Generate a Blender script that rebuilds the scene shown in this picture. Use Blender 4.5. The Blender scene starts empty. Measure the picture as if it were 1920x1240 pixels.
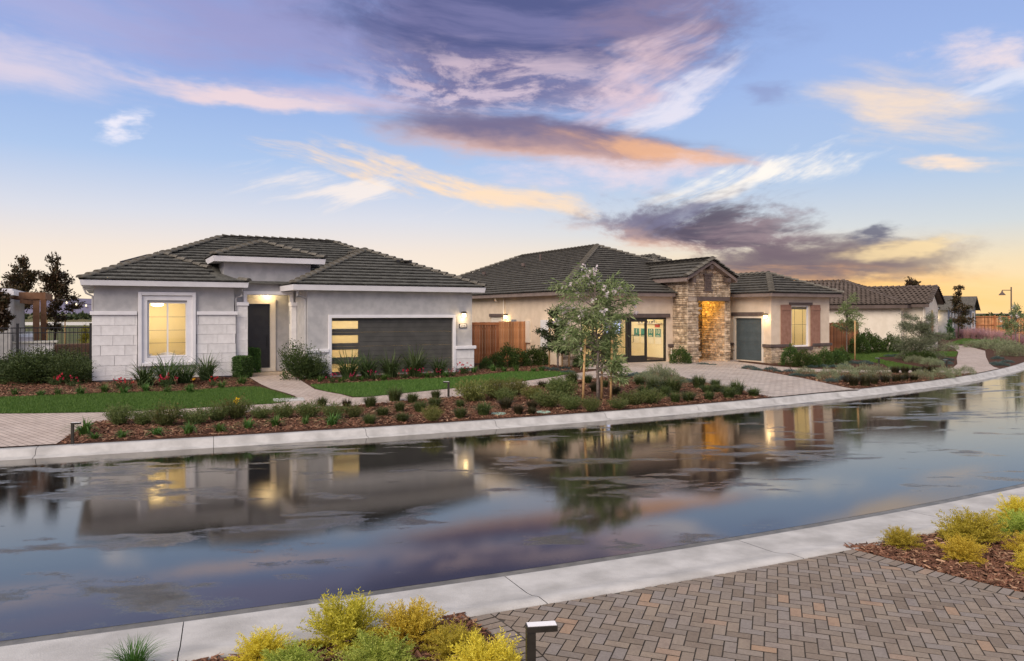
import bpy, bmesh, math, random
import numpy as np
from mathutils import Vector, Matrix
from mathutils.geometry import tessellate_polygon

random.seed(7); RNG = np.random.default_rng(7)
scn = bpy.context.scene
col = scn.collection
R = math.radians

# ---------------------------------------------------------------- camera
F, HOR, CZ = 1400.0, 588.0, 2.30          # focal length and horizon row in 1920 px, eye height over the garage floor
cam_d = bpy.data.cameras.new('camera'); cam = bpy.data.objects.new('camera', cam_d); col.objects.link(cam)
cam.location = (0, 0, CZ); cam.rotation_euler = (R(90), 0, 0)
cam_d.sensor_width = 36; cam_d.lens = 36 * F / 1920
cam_d.shift_y = (HOR - 620) / 1920
cam_d.clip_start = 0.1; cam_d.clip_end = 20000
scn.camera = cam

# ---------------------------------------------------------------- view
vs = scn.view_settings
vs.view_transform = 'Standard'; vs.look = 'None'; vs.exposure = 0.0; vs.gamma = 1.0; vs.use_curve_mapping = False
scn.cycles.use_denoising = True
scn.cycles.max_bounces = 5; scn.cycles.diffuse_bounces = 3; scn.cycles.glossy_bounces = 3; scn.cycles.transparent_max_bounces = 12
scn.cycles.sample_clamp_indirect = 6.0

def lin(r, g, b):
    f = lambda c: (c / 255 / 12.92) if c / 255 <= .04045 else ((c / 255 + .055) / 1.055) ** 2.4
    return (f(r), f(g), f(b), 1.0)

# ---------------------------------------------------------------- world: dusk sky with sunset clouds
SUN_AZ, SUN_EL = R(22), R(1.5)
world = bpy.data.worlds.new('World'); scn.world = world; world.use_nodes = True
class NT:
    """small helper to write node trees"""
    def __init__(s, nt): s.nt = nt; s.N = nt.nodes; s.L = nt.links
    def new(s, t, **kw):
        n = s.N.new(t)
        for k, v in kw.items(): setattr(n, k, v)
        return n
    def put(s, sock, v):
        if isinstance(v, bpy.types.NodeSocket): s.L.new(v, sock)
        elif v is not None: sock.default_value = v
    def m(s, op, a, b=None, c=None, clamp=False):
        n = s.new('ShaderNodeMath', operation=op, use_clamp=clamp)
        s.put(n.inputs[0], a)
        if b is not None: s.put(n.inputs[1], b)
        if c is not None: s.put(n.inputs[2], c)
        return n.outputs[0]
    def mix(s, f, a, b, mode='MIX'):
        n = s.new('ShaderNodeMix', data_type='RGBA', blend_type=mode)
        s.put(n.inputs[0], f); s.put(n.inputs[6], a); s.put(n.inputs[7], b)
        return n.outputs[2]
    def ramp(s, f, stops, interp='LINEAR'):
        n = s.new('ShaderNodeValToRGB'); cr = n.color_ramp; cr.interpolation = interp
        while len(cr.elements) < len(stops): cr.elements.new(0.5)
        for e, (p, c) in zip(cr.elements, stops):
            e.position = p; e.color = c if not isinstance(c, (int, float)) else (c, c, c, 1)
        s.put(n.inputs[0], f); return n.outputs[0]
    def ss(s, x, lo, hi):
        n = s.new('ShaderNodeMapRange', interpolation_type='SMOOTHSTEP')
        s.put(n.inputs[0], x); n.inputs[1].default_value = lo; n.inputs[2].default_value = hi
        return n.outputs[0]
    def noise(s, vec, scale, detail=4, rough=.55, dist=0., lac=2.0):
        n = s.new('ShaderNodeTexNoise'); s.put(n.inputs['Vector'], vec)
        n.inputs['Scale'].default_value = scale; n.inputs['Detail'].default_value = detail
        n.inputs['Roughness'].default_value = rough; n.inputs['Distortion'].default_value = dist
        n.inputs['Lacunarity'].default_value = lac
        return n.outputs['Fac']
    def comb(s, x, y, z=0.):
        n = s.new('ShaderNodeCombineXYZ'); s.put(n.inputs[0], x); s.put(n.inputs[1], y); s.put(n.inputs[2], z); return n.outputs[0]

def build_sky():
    nt = world.node_tree; nt.nodes.clear(); w = NT(nt)
    tc = w.new('ShaderNodeTexCoord'); sx = w.new('ShaderNodeSeparateXYZ'); w.L.new(tc.outputs['Generated'], sx.inputs[0])
    X, Y, Z = sx.outputs
    az = w.m('ARCTAN2', X, Y)
    el = w.m('ARCSINE', Z)
    eln = w.m('DIVIDE', w.m('ABSOLUTE', el), R(90), clamp=True)
    D = lambda d: d / 90
    left = w.ramp(eln, [(0, lin(250, 230, 198)), (D(2.0), lin(248, 231, 210)), (D(4.5), lin(238, 224, 212)), (D(7), lin(214, 216, 226)),
                        (D(11), lin(170, 194, 230)), (D(17), lin(138, 167, 222)), (D(30), lin(122, 142, 200)), (1, lin(92, 108, 170))])
    right = w.ramp(eln, [(0, lin(250, 212, 150)), (D(1.6), lin(247, 217, 164)), (D(3.6), lin(232, 216, 184)), (D(6), lin(200, 210, 216)),
                         (D(10), lin(166, 193, 226)), (D(17), lin(152, 178, 226)), (D(30), lin(126, 146, 206)), (1, lin(92, 108, 170))])
    back = w.ramp(eln, [(0, lin(214, 190, 200)), (D(8), lin(196, 190, 214)), (D(20), lin(160, 178, 222)), (D(45), lin(112, 132, 198)), (1, lin(92, 108, 170))])
    base = w.mix(w.ss(az, R(-12), R(24)), left, right)
    base = w.mix(w.ss(w.m('ABSOLUTE', w.m('SUBTRACT', az, SUN_AZ)), R(55), R(130)), base, back)
    sky = w.new('ShaderNodeTexSky', sky_type='NISHITA', sun_disc=False, sun_elevation=SUN_EL, sun_rotation=SUN_AZ, air_density=1.0, dust_density=1.2, ozone_density=2.0)
    nish = w.mix(1.0, sky.outputs[0], (0.10, 0.10, 0.10, 1), 'MULTIPLY')
    base = w.mix(0.06, base, nish)
    k180 = 180 / math.pi
    deg = w.comb(w.m('MULTIPLY', az, k180), w.m('MULTIPLY', el, k180))       # azimuth, elevation in degrees
    def mapping(vec, loc=(0, 0, 0), ang=0, scale=(1, 1, 1), typ='POINT'):
        n = w.new('ShaderNodeMapping', vector_type=typ); w.put(n.inputs[0], vec)
        n.inputs[1].default_value = loc; n.inputs[2].default_value = (0, 0, R(ang)); n.inputs[3].default_value = scale
        return n.outputs[0]
    def vm(op, a, b):
        n = w.new('ShaderNodeVectorMath', operation=op); w.put(n.inputs[0], a); w.put(n.inputs[1], b); return n.outputs[0]
    def noise2(vec, detail, rough=.6, outp='Fac'):
        n = w.new('ShaderNodeTexNoise', noise_dimensions='2D'); w.put(n.inputs['Vector'], vec)
        n.inputs['Scale'].default_value = 1.0; n.inputs['Detail'].default_value = detail; n.inputs['Roughness'].default_value = rough
        return n.outputs[outp]
    wc = noise2(mapping(deg, scale=(.06, .13, 1)), 2, .55, 'Color')
    big = vm('ADD', deg, vm('MULTIPLY', vm('SUBTRACT', wc, (.5, .5, .5)), (7.0, 2.2, 0)))
    fc = noise2(mapping(deg, loc=(3.1, 5.2, 0), ang=-8, scale=(.3, .8, 1)), 3, .6, 'Color')
    fine = vm('ADD', big, vm('MULTIPLY', vm('SUBTRACT', fc, (.5, .5, .5)), (4.0, 1.2, 0)))
    def streak(ang, sx_, sy_, seed, detail=5, rough=.62):
        return noise2(mapping(mapping(big, ang=-ang), loc=(seed, seed * 1.7, 0), scale=(sx_, sy_, 1)), detail, rough)
    n_flat = streak(-5, .06, .46, 1.0)
    n_up = streak(22, .10, .62, 4.0)
    n_dn = streak(-15, .10, .58, 9.0)
    n_puff = streak(-3, .24, .62, 13.0, 6, .64)
    cache = {}
    def nz(n, con):
        key = (id(n), con)
        if key not in cache: cache[key] = w.m('MULTIPLY_ADD', n, con, -.5 * con)
        return cache[key]
    out = base
    def cloud(px, py, rx, ry, ang, noise, lo, hi, colr, amt=1.0, gain=1.25, ncon=1.7, soft=.5):
        nonlocal out
        a0 = math.degrees(math.atan((px - 960) / F)); e0 = math.degrees(math.atan((HOR - py) / F * math.cos(R(a0))))
        k = math.degrees(1 / F) * 1.12
        p = mapping(fine, loc=(a0, e0, 0), ang=ang, scale=(rx * k, ry * k, 1), typ='TEXTURE')
        g = w.new('ShaderNodeTexGradient', gradient_type='SPHERICAL'); w.put(g.inputs[0], p); msk = g.outputs['Fac']
        val = w.m('MULTIPLY_ADD', msk, gain, nz(noise, ncon))
        f = w.m('MULTIPLY', w.ss(val, lo, hi + .28), w.ss(msk, 0., .75))
        f = w.m('MULTIPLY', f, amt * .97)
        if callable(colr):
            s3 = w.new('ShaderNodeSeparateXYZ'); w.put(s3.inputs[0], p); c = colr(s3.outputs[1])
        else: c = colr
        out = w.mix(f, out, c)
    peach = lin(251, 217, 178)
    cloud(60, 15, 520, 90, -2, n_flat, .1, 1.0, lin(176, 172, 208), .6)
    cloud(20, 118, 330, 60, -3, n_flat, .1, 1.0, lin(222, 206, 216), .75)
    cloud(560, 60, 620, 120, -3, n_flat, .05, 1.0, lin(150, 148, 192), .8, 1.3, 1.4)
    cloud(480, 182, 330, 26, -3, n_flat, .2, .9, lin(240, 212, 208), .8)
    cloud(700, 186, 300, 40, -2, n_flat, .2, .9, lin(206, 188, 206), .75)
    cloud(980, 40, 560, 165, -3, n_puff, .0, .85, lambda v: w.mix(w.ss(n_flat, .34, .70), lin(78, 82, 126), lin(112, 110, 152)), .95, 1.7, 1.3)
    cloud(1210, 60, 240, 130, 8, n_puff, .15, 1.0, lin(138, 124, 152), .75)
    cloud(930, 160, 430, 100, -3, n_flat, .1, .95, lambda v: w.mix(w.ss(n_puff, .40, .62), lin(112, 106, 144), lin(206, 184, 196)), .85, 1.4, 1.8)
    cloud(1150, 160, 280, 80, 34, n_up, .3, 1.05, lin(228, 200, 206), .8)
    cloud(1250, 185, 240, 44, 24, n_up, .25, .95, lin(234, 226, 234), .75)
    cloud(1010, 262, 440, 66, -7, n_flat, .15, .85, lambda v: w.mix(w.ss(v, -.6, .15), lin(222, 174, 150), lin(112, 102, 132)), .95, 1.7, 1.3)
    cloud(1210, 284, 270, 34, -9, n_dn, .1, .85, lin(240, 182, 138), .8)
    cloud(1150, 325, 380, 52, 0, n_puff, .3, 1.1, lin(236, 214, 218), .7)
    cloud(700, 322, 360, 50, -10, n_dn, .42, 1.0, peach, .85, 1.2, 2.4)
    cloud(640, 365, 300, 60, -2, n_up, .5, 1.0, lin(244, 230, 220), .8, 1.2, 2.4)
    cloud(930, 374, 300, 42, -7, n_dn, .42, 1.0, peach, .8, 1.2, 2.3)
    cloud(232, 238, 66, 44, 28, n_puff, .42, .95, lin(232, 228, 238), .9)
    cloud(1430, 330, 290, 46, 11, n_up, .44, .95, lin(248, 240, 230), .95, 1.25, 2.3)
    cloud(1730, 205, 220, 90, -24, n_dn, .25, 1.15, lin(242, 216, 190), .9)
    cloud(1850, 105, 140, 48, -12, n_puff, .42, 1.1, lin(238, 218, 216), .8)
    cloud(1890, 150, 150, 36, 14, n_up, .3, .95, lin(226, 226, 236), .7)
    cloud(1790, 314, 130, 22, -8, n_flat, .2, .85, lin(246, 220, 196), .9)
    cloud(1620, 548, 420, 62, -2, n_flat, .1, 1.1, lin(252, 194, 108), .75, 1.3, 1.0)
    cloud(1260, 425, 300, 56, -8, n_puff, .28, .8, lambda v: w.mix(w.ss(v, -.6, .1), lin(220, 170, 144), lin(116, 108, 132)), .9, 1.3, 2.2)
    cloud(1400, 436, 250, 84, -14, n_puff, .22, .7, lambda v: w.mix(w.ss(n_flat, .4, .62), lin(88, 80, 96), lin(140, 120, 128)), .95, 1.25, 2.4)
    cloud(1290, 398, 240, 46, 6, n_up, .5, .95, lin(118, 116, 142), .8, 1.1, 2.2)
    cloud(1510, 494, 320, 60, 1, n_puff, .05, .55, lambda v: w.mix(w.ss(w.m('ADD', v, nz(n_flat, 2.4)), -.75, .15), lin(232, 168, 112), lin(112, 98, 108)), .95, 1.5, 1.6)
    cloud(1640, 443, 60, 26, 4, n_puff, .3, .75, lin(100, 100, 120), .9)
    cloud(1690, 470, 150, 22, 6, n_flat, .2, .8, lin(246, 218, 168), .85)
    cloud(1460, 168, 110, 22, -8, n_flat, .2, .9, lin(134, 142, 184), .6)
    sd3 = w.new('ShaderNodeSeparateXYZ'); w.put(sd3.inputs[0], deg)
    gen = w.m('MULTIPLY', w.m('MULTIPLY', w.ss(n_flat, .50, .72), w.ss(w.m('ABSOLUTE', sd3.outputs[0]), 38., 60.)), .6)
    out = w.mix(gen, out, lin(172, 160, 190))
    genz = w.m('MULTIPLY', w.m('MULTIPLY', w.ss(n_flat, .18, .46), w.ss(sd3.outputs[1], 22.5, 28.)), .92)  # pale overhead cloud added out of view so the road reflects greyer
    out = w.mix(genz, out, lin(206, 205, 210))
    bg = w.new('ShaderNodeBackground'); w.put(bg.inputs[0], out); bg.inputs[1].default_value = 1.14
    o = w.new('ShaderNodeOutputWorld'); w.L.new(bg.outputs[0], o.inputs[0])
    world.cycles.sampling_method = 'MANUAL'; world.cycles.sample_map_resolution = 256
build_sky()

# ---------------------------------------------------------------- sun: broad soft key added behind the camera to brighten the facades
sd = bpy.data.lights.new('fill_sun', 'SUN'); fill_sun = bpy.data.objects.new('fill_sun', sd); col.objects.link(fill_sun)
sd.energy = 3.1; sd.angle = R(45); sd.color = (1.0, .86, .72)
fill_sun.rotation_euler = Vector((.42, .72, -.62)).to_track_quat('-Z', 'Y').to_euler()

# ---------------------------------------------------------------- helpers
GZ = -.04                                    # level of the plots behind the house fronts
SLOPE, C0 = .011, -.3604
def gz(x, y):                                # the front yards fall gently from the houses to the kerb
    return np.minimum(C0 + SLOPE * (-.42 * x + .907 * y), GZ)
def at_abs(px, py, z):                       # a pixel of the photograph -> the point on level z
    Z = (CZ - z) * F / (py - HOR); return Vector(((px - 960) / F * Z, Z, z))
def at(px, py, h=0.):                        # a pixel of the photograph -> the point h above the yard
    a = (px - 960) / F; Z = (CZ - C0 - h) / ((py - HOR) / F + SLOPE * (.907 - .42 * a))
    if C0 + SLOPE * (-.42 * a + .907) * Z > GZ: return at_abs(px, py, GZ + h)
    return Vector((a * Z, Z, CZ - (py - HOR) / F * Z))
def P2(px, py, h=0.):
    v = at(px, py, h); return (v.x, v.y)

def mat(name, c1, c2=None, nscale=6., rough=.75, bump=0., bscale=60., metal=0., spec=.5, contrast=(.35, .65), coord='Object', detail=4, emit=None, estr=0., var=0.):
    m = bpy.data.materials.new(name); m.use_nodes = True; w = NT(m.node_tree)
    b = w.N['Principled BSDF']
    tc = w.new('ShaderNodeTexCoord'); vec = tc.outputs[coord]
    c1 = tuple(c1[:3]) + (1,)
    if c2 is not None:
        c2 = tuple(c2[:3]) + (1,)
        c = w.mix(w.ss(w.noise(vec, nscale, detail), *contrast), c1, c2)
    else: c = c1
    if var:
        oi = w.new('ShaderNodeObjectInfo'); gi = w.new('ShaderNodeNewGeometry')
        r = w.m('FRACT', w.m('ADD', oi.outputs['Random'], gi.outputs['Random Per Island']))
        hs = w.new('ShaderNodeHueSaturation'); w.put(hs.inputs['Color'], c)
        w.put(hs.inputs['Value'], w.m('MULTIPLY_ADD', r, 2 * var, 1 - var)); c = hs.outputs[0]
    w.put(b.inputs['Base Color'], c)
    b.inputs['Roughness'].default_value = rough; b.inputs['Metallic'].default_value = metal
    b.inputs['Specular IOR Level'].default_value = spec
    if bump:
        bp = w.new('ShaderNodeBump'); bp.inputs['Strength'].default_value = bump; bp.inputs['Distance'].default_value = .02
        w.put(bp.inputs['Height'], w.noise(vec, bscale, 3)); w.L.new(bp.outputs[0], b.inputs['Normal'])
    if emit: b.inputs['Emission Color'].default_value = tuple(emit[:3]) + (1,); b.inputs['Emission Strength'].default_value = estr
    return m

def leafmat(name, c1, c2, trans=.25, rough=.55, hue=.03):
    m = bpy.data.materials.new(name); m.use_nodes = True; w = NT(m.node_tree); b = w.N['Principled BSDF']
    gi = w.new('ShaderNodeNewGeometry'); oi = w.new('ShaderNodeObjectInfo')
    c = w.mix(gi.outputs['Random Per Island'], tuple(c1[:3]) + (1,), tuple(c2[:3]) + (1,))
    hs = w.new('ShaderNodeHueSaturation'); w.put(hs.inputs['Color'], c)
    w.put(hs.inputs['Value'], w.m('MULTIPLY_ADD', oi.outputs['Random'], .35, .82))
    w.put(hs.inputs['Hue'], w.m('MULTIPLY_ADD', oi.outputs['Random'], hue, .5 - hue / 2))
    w.put(b.inputs['Base Color'], hs.outputs[0]); b.inputs['Roughness'].default_value = rough; b.inputs['Specular IOR Level'].default_value = .3
    t = w.new('ShaderNodeBsdfTranslucent'); w.put(t.inputs[0], hs.outputs[0])
    mx = w.new('ShaderNodeMixShader'); mx.inputs[0].default_value = trans
    w.L.new(b.outputs[0], mx.inputs[1]); w.L.new(t.outputs[0], mx.inputs[2]); w.L.new(mx.outputs[0], w.N['Material Output'].inputs[0])
    return m

def link(name, mesh, parent=None, m=None):
    o = bpy.data.objects.new(name, mesh); col.objects.link(o)
    if parent is not None: o.parent = parent
    if m is not None and not mesh.materials: mesh.materials.append(m)
    return o
def tag(o, label=None, cat=None, group=None, kind=None):
    if label: o['label'] = label
    if cat: o['category'] = cat
    if group: o['group'] = group
    if kind: o['kind'] = kind
    return o
def empty(name, loc, rz=0., parent=None):
    o = bpy.data.objects.new(name, None); col.objects.link(o); o.location = loc; o.rotation_euler = (0, 0, rz)
    o.empty_display_size = .1
    if parent is not None: o.parent = parent
    return o

class MB:
    def __init__(s): s.v = []; s.f = []
    def face(s, pts):
        i = len(s.v); s.v += [tuple(p) for p in pts]; s.f.append(tuple(range(i, i + len(pts)))); return s
    def box(s, x0, x1, y0, y1, z0, z1):
        i = len(s.v)
        s.v += [(x, y, z) for z in (z0, z1) for x, y in ((x0, y0), (x1, y0), (x1, y1), (x0, y1))]
        s.f += [tuple(i + k for k in q) for q in ((3, 2, 1, 0), (4, 5, 6, 7), (0, 1, 5, 4), (1, 2, 6, 5), (2, 3, 7, 6), (3, 0, 4, 7))]
        return s
    def prism(s, poly, z0, z1, top=True, bot=True):
        n = len(poly); i = len(s.v)
        s.v += [(x, y, z0) for x, y in poly] + [(x, y, z1) for x, y in poly]
        for k in range(n): s.f.append((i + k, i + (k + 1) % n, i + n + (k + 1) % n, i + n + k))
        if top: s.f.append(tuple(i + n + k for k in range(n)))
        if bot: s.f.append(tuple(i + n - 1 - k for k in range(n)))
        return s
    def ring(s, o, inn, z0, z1, lip=0.):
        """rectangular frame band: o, inn = (x0,x1,y0,y1); the outer face leans out by lip at the top"""
        def rc(r, e, z): return [(r[0] - e, r[2] - e, z), (r[1] + e, r[2] - e, z), (r[1] + e, r[3] + e, z), (r[0] - e, r[3] + e, z)]
        i = len(s.v); s.v += rc(o, 0, z0) + rc(o, lip, z1) + rc(inn, 0, z0) + rc(inn, 0, z1)
        for k in range(4):
            n = (k + 1) % 4
            s.f += [(i + k, i + n, i + 4 + n, i + 4 + k), (i + 8 + n, i + 8 + k, i + 12 + k, i + 12 + n),
                    (i + 4 + k, i + 4 + n, i + 12 + n, i + 12 + k), (i + n, i + k, i + 8 + k, i + 8 + n)]
        return s
    def tube(s, pts, rad, n=8, cap=True):
        pts = [Vector(p) for p in pts]; i0 = len(s.v)
        rads = rad if isinstance(rad, (list, tuple)) else [rad] * len(pts)
        for k, p in enumerate(pts):
            d = (pts[min(k + 1, len(pts) - 1)] - pts[max(k - 1, 0)]).normalized()
            a = d.cross(Vector((0, 0, 1)) if abs(d.z) < .9 else Vector((1, 0, 0))).normalized(); b = d.cross(a)
            for j in range(n):
                t = 2 * math.pi * j / n; s.v.append(tuple(p + (a * math.cos(t) + b * math.sin(t)) * rads[k]))
        for k in range(len(pts) - 1):
            for j in range(n):
                a_, b_ = i0 + k * n + j, i0 + k * n + (j + 1) % n; s.f.append((a_, a_ + n, b_ + n, b_))
        if cap:
            s.f.append(tuple(i0 + j for j in range(n))); e = i0 + (len(pts) - 1) * n; s.f.append(tuple(e + n - 1 - j for j in range(n)))
        return s
    def lathe(s, prof, c=(0, 0), n=16):
        i0 = len(s.v)
        for r, z in prof:
            for j in range(n): t = 2 * math.pi * j / n; s.v.append((c[0] + r * math.cos(t), c[1] + r * math.sin(t), z))
        for k in range(len(prof) - 1):
            for j in range(n):
                a_, b_ = i0 + k * n + j, i0 + k * n + (j + 1) % n; s.f.append((a_, b_, b_ + n, a_ + n))
        return s
    def mesh(s, name='mesh', m=None, smooth=False):
        me = bpy.data.meshes.new(name); me.from_pydata(s.v, [], s.f); me.update()
        if m is not None: me.materials.append(m)
        if smooth:
            me.polygons.foreach_set('use_smooth', [True] * len(me.polygons))
        return me
    def build(s, name, m, parent=None, smooth=False, bevel=0.):
        o = link(name, s.mesh(name, m, smooth), parent)
        if bevel:
            bv = o.modifiers.new('bevel', 'BEVEL'); bv.width = bevel; bv.segments = 2; bv.limit_method = 'ANGLE'
        return o

def npmesh(name, V, Fq, m=None, smooth=False):
    """fast mesh from numpy: V (n,3), Fq (k,3 or 4)"""
    me = bpy.data.meshes.new(name); nv = len(V); nf, c = Fq.shape
    me.vertices.add(nv); me.vertices.foreach_set('co', np.asarray(V, dtype=np.float32).ravel())
    me.loops.add(nf * c); me.loops.foreach_set('vertex_index', np.asarray(Fq, dtype=np.int32).ravel())
    me.polygons.add(nf); me.polygons.foreach_set('loop_start', np.arange(0, nf * c, c, dtype=np.int32))
    try: me.polygons.foreach_set('loop_total', np.full(nf, c, dtype=np.int32))
    except Exception: pass
    if smooth: me.polygons.foreach_set('use_smooth', np.ones(nf, dtype=bool))
    me.update(calc_edges=True); me.validate()
    if m is not None: me.materials.append(m)
    return me

def unit(a): return a / np.maximum(np.linalg.norm(a, axis=-1, keepdims=True), 1e-9)
def leaf_quads(C, Dr, L, W, fold=.25):
    """diamond leaves: centres C, directions Dr, length L, width W (arrays) -> V, F"""
    n = len(C); rnd = unit(RNG.normal(size=(n, 3))); S = unit(np.cross(Dr, rnd)); U = np.cross(S, Dr)
    L = np.broadcast_to(np.asarray(L, float).reshape(-1, 1), (n, 1)); W = np.broadcast_to(np.asarray(W, float).reshape(-1, 1), (n, 1))
    a = C - Dr * L * .1; b = C + Dr * L * .45 + S * W * .5 + U * W * fold; c = C + Dr * L; d = C + Dr * L * .45 - S * W * .5 + U * W * fold
    V = np.stack([a, b, c, d], 1).reshape(-1, 3); i = np.arange(n)[:, None] * 4
    return V, i + np.array([[0, 1, 2, 3]])
def blades(n, base_r, h, lean, w, seg=4, droop=.6, jit=.25):
    """grass blades from a tuft base -> V, F (quads, tapering)"""
    a = RNG.uniform(0, 2 * np.pi, n); r = base_r * np.sqrt(RNG.uniform(0, 1, n))
    H = h * RNG.uniform(1 - jit * 1.6, 1 + jit * .4, n); le = lean * RNG.uniform(.15, 1, n)
    aa = a + RNG.normal(0, .5, n); dx, dy = np.cos(aa), np.sin(aa)
    bx, by = r * np.cos(a), r * np.sin(a)
    t = np.linspace(0, 1, seg + 1)[None, :]
    out = le[:, None] * H[:, None] * (t ** 1.8); up = H[:, None] * (t - droop * le[:, None] * t ** 3 * .6)
    px = bx[:, None] + out * dx[:, None]; py = by[:, None] + out * dy[:, None]
    ww = w * (1 - t ** 2 * .93) * .5
    sx, sy = -dy[:, None] * ww, dx[:, None] * ww
    Lf = np.stack([px + sx, py + sy, up], -1); Rt = np.stack([px - sx, py - sy, up], -1)
    V = np.stack([Lf, Rt], 2).reshape(-1, 3)
    k = np.arange(n)[:, None] * (seg + 1) * 2 + np.arange(seg)[None, :] * 2; k = k.reshape(-1, 1)
    return V, k + np.array([[0, 1, 3, 2]])
def join(*parts):
    V = []; Fs = []; o = 0
    for v, f in parts: V.append(v); Fs.append(f + o); o += len(v)
    return np.concatenate(V), np.concatenate(Fs)

_ORD = 'first second third fourth fifth sixth seventh eighth ninth tenth eleventh twelfth thirteenth fourteenth fifteenth sixteenth seventeenth eighteenth nineteenth twentieth'.split()
def ordw(i):
    if i < 20: return _ORD[i]
    tens = {2: 'twenty', 3: 'thirty', 4: 'forty', 5: 'fifty'}
    q, r_ = divmod(i + 1, 10)
    return tens[q] + ('-' + _ORD[r_ - 1] if r_ else '').replace('--', '-') if r_ else tens[q][:-1] + 'ieth'

# ---------------------------------------------------------------- materials
M = {}
M['stucco'] = mat('stucco_grey', (.42, .41, .41), (.50, .487, .48), 3.0, .9, .35, 90, spec=.2)
M['white'] = mat('white_paint', (.78, .76, .77), (.84, .82, .83), 2.0, .55, .05, 40, spec=.3)
M['limestone'] = mat('limestone', (.74, .715, .70), (.84, .815, .80), 5.0, .85, .4, 45, spec=.2, var=.05)
M['rooftile'] = mat('roof_tile_grey', (.076, .075, .067), (.128, .124, .108), 7.0, .8, .3, 40, spec=.25, var=.16, detail=5)
M['rooftile2'] = mat('roof_tile_charcoal', (.070, .065, .056), (.120, .110, .092), 7.0, .8, .3, 40, spec=.25, var=.14, detail=5)
M['rooftile3'] = mat('roof_tile_brown', (.085, .066, .055), (.145, .115, .098), 6.0, .85, .2, 40, spec=.2, var=.18)
M['capdark'] = mat('ridge_tile', (.11, .10, .082), (.175, .16, .132), 9.0, .85, .3, 40, spec=.2, var=.12)
M['garagedoor'] = mat('garage_door_taupe', (.072, .069, .062), (.092, .088, .079), 2.5, .55, .1, 30, spec=.3)
M['frontdoor'] = mat('front_door_black', (.020, .021, .024), (.028, .029, .032), 3, .4, .05, 30)
M['black'] = mat('black_metal', (.016, .016, .016), (.024, .023, .022), 8, .45, .05, 60)
M['bronze'] = mat('dark_bronze', (.030, .027, .021), (.042, .037, .030), 8, .42, .05, 60, metal=.3)
M['concrete'] = mat('kerb_concrete', (.36, .345, .33), (.56, .54, .52), 2.6, .85, .25, 70, spec=.25, contrast=(.25, .75), detail=10)
M['gutter'] = mat('wet_gutter', (.10, .095, .085), (.16, .15, .135), 5, .45, .2, 60)
M['foundation'] = mat('foundation', (.36, .35, .36), (.43, .42, .42), 4, .9, .2, 60, spec=.2)
M['cream'] = mat('cream_stucco', (.70, .565, .42), (.77, .63, .48), 2.5, .9, .35, 80, spec=.2)
M['cream3'] = mat('pale_stucco', (.74, .66, .54), (.80, .72, .60), 2.5, .9, .3, 80, spec=.2)
M['brown'] = mat('brown_trim', (.105, .078, .068), (.135, .10, .088), 3, .7, .1, 40, spec=.25)
M['taupe'] = mat('taupe_fascia', (.20, .155, .135), (.25, .195, .17), 3, .75, .1, 40, spec=.25)
M['shutter'] = mat('shutter_rust', (.30, .155, .105), (.37, .20, .14), 5, .7, .15, 50, spec=.25)
M['teal_door'] = mat('garage_door_slate', (.072, .092, .098), (.090, .112, .118), 3, .55, .05, 30)
M['stone'] = mat('ledger_stone', (.33, .235, .150), (.64, .51, .365), 4.5, .9, .8, 38, spec=.2, var=.36, detail=6)
M['mortar'] = mat('mortar', (.36, .29, .23), (.46, .38, .30), 12, .95, .5, 60, spec=.1)
M['room'] = mat('room_wall', (.80, .70, .47), (.82, .72, .49), 2, .9)
M['roomfloor'] = mat('room_floor', (.42, .32, .20), (.50, .39, .26), 5, .6)
M['lamp'] = mat('lamp_glass', (.9, .85, .7), emit=(1, .74, .36), estr=7)
M['lampsoft'] = mat('lamp_globe', (.9, .85, .7), emit=(1, .82, .5), estr=1.2)
M['cedar'] = mat('cedar_board', (.32, .115, .045), (.44, .185, .085), 2.2, .75, .2, 40, spec=.2, var=.42)
M['cedar2'] = mat('cedar_board_pale', (.40, .175, .075), (.52, .25, .115), 2.2, .75, .2, 40, spec=.2, var=.42)
M['pergola'] = mat('pergola_timber', (.20, .10, .055), (.26, .14, .08), 3, .75, .2, 40, spec=.2)
M['stake'] = mat('lodgepole_stake', (.52, .31, .13), (.62, .40, .19), 9, .7, .2, 40, spec=.25)
M['bark'] = mat('bark', (.13, .10, .085), (.22, .18, .155), 14, .9, .6, 40, spec=.2)
M['darkbark'] = mat('dark_bark', (.06, .045, .035), (.10, .075, .06), 14, .9, .6, 40, spec=.2)
M['soil'] = mat('mulch_soil', (.055, .026, .016), (.105, .052, .033), 26, .95, .9, 90, spec=.15, detail=6)
M['chip'] = mat('bark_chip', (.115, .052, .032), (.21, .105, .066), 30, .9, spec=.15, var=.5)
M['chip_pale'] = mat('bark_chip_pale', (.33, .19, .115), (.42, .27, .17), 30, .9, spec=.15, var=.3)
M['lawn'] = mat('lawn_soil', (.05, .095, .018), (.07, .13, .028), 14, .95, .4, 90, spec=.1)
M['steel'] = mat('galvanised', (.55, .56, .58), (.66, .67, .69), 10, .35, metal=.8)
M['greybox'] = mat('meter_grey', (.22, .23, .25), (.28, .29, .31), 6, .5)
M['whitebox'] = mat('panel_white', (.72, .70, .68), (.78, .76, .74), 6, .5)
M['red'] = mat('red_sticker', (.45, .05, .04), rough=.5)
M['creampaint'] = mat('cream_paint', (.74, .66, .55), (.78, .70, .59), 3, .6)
M['greenlid'] = mat('valve_lid_green', (.24, .36, .28), (.30, .42, .33), 12, .6, .1)
M['paper'] = mat('poster_paper', (.80, .74, .60), rough=.8)
M['tealposter'] = mat('poster_teal', (.05, .22, .20), (.06, .25, .225), 5, .7)
M['screen'] = mat('screen', (.1, .1, .15), emit=(.55, .62, .95), estr=1.6)
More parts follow.
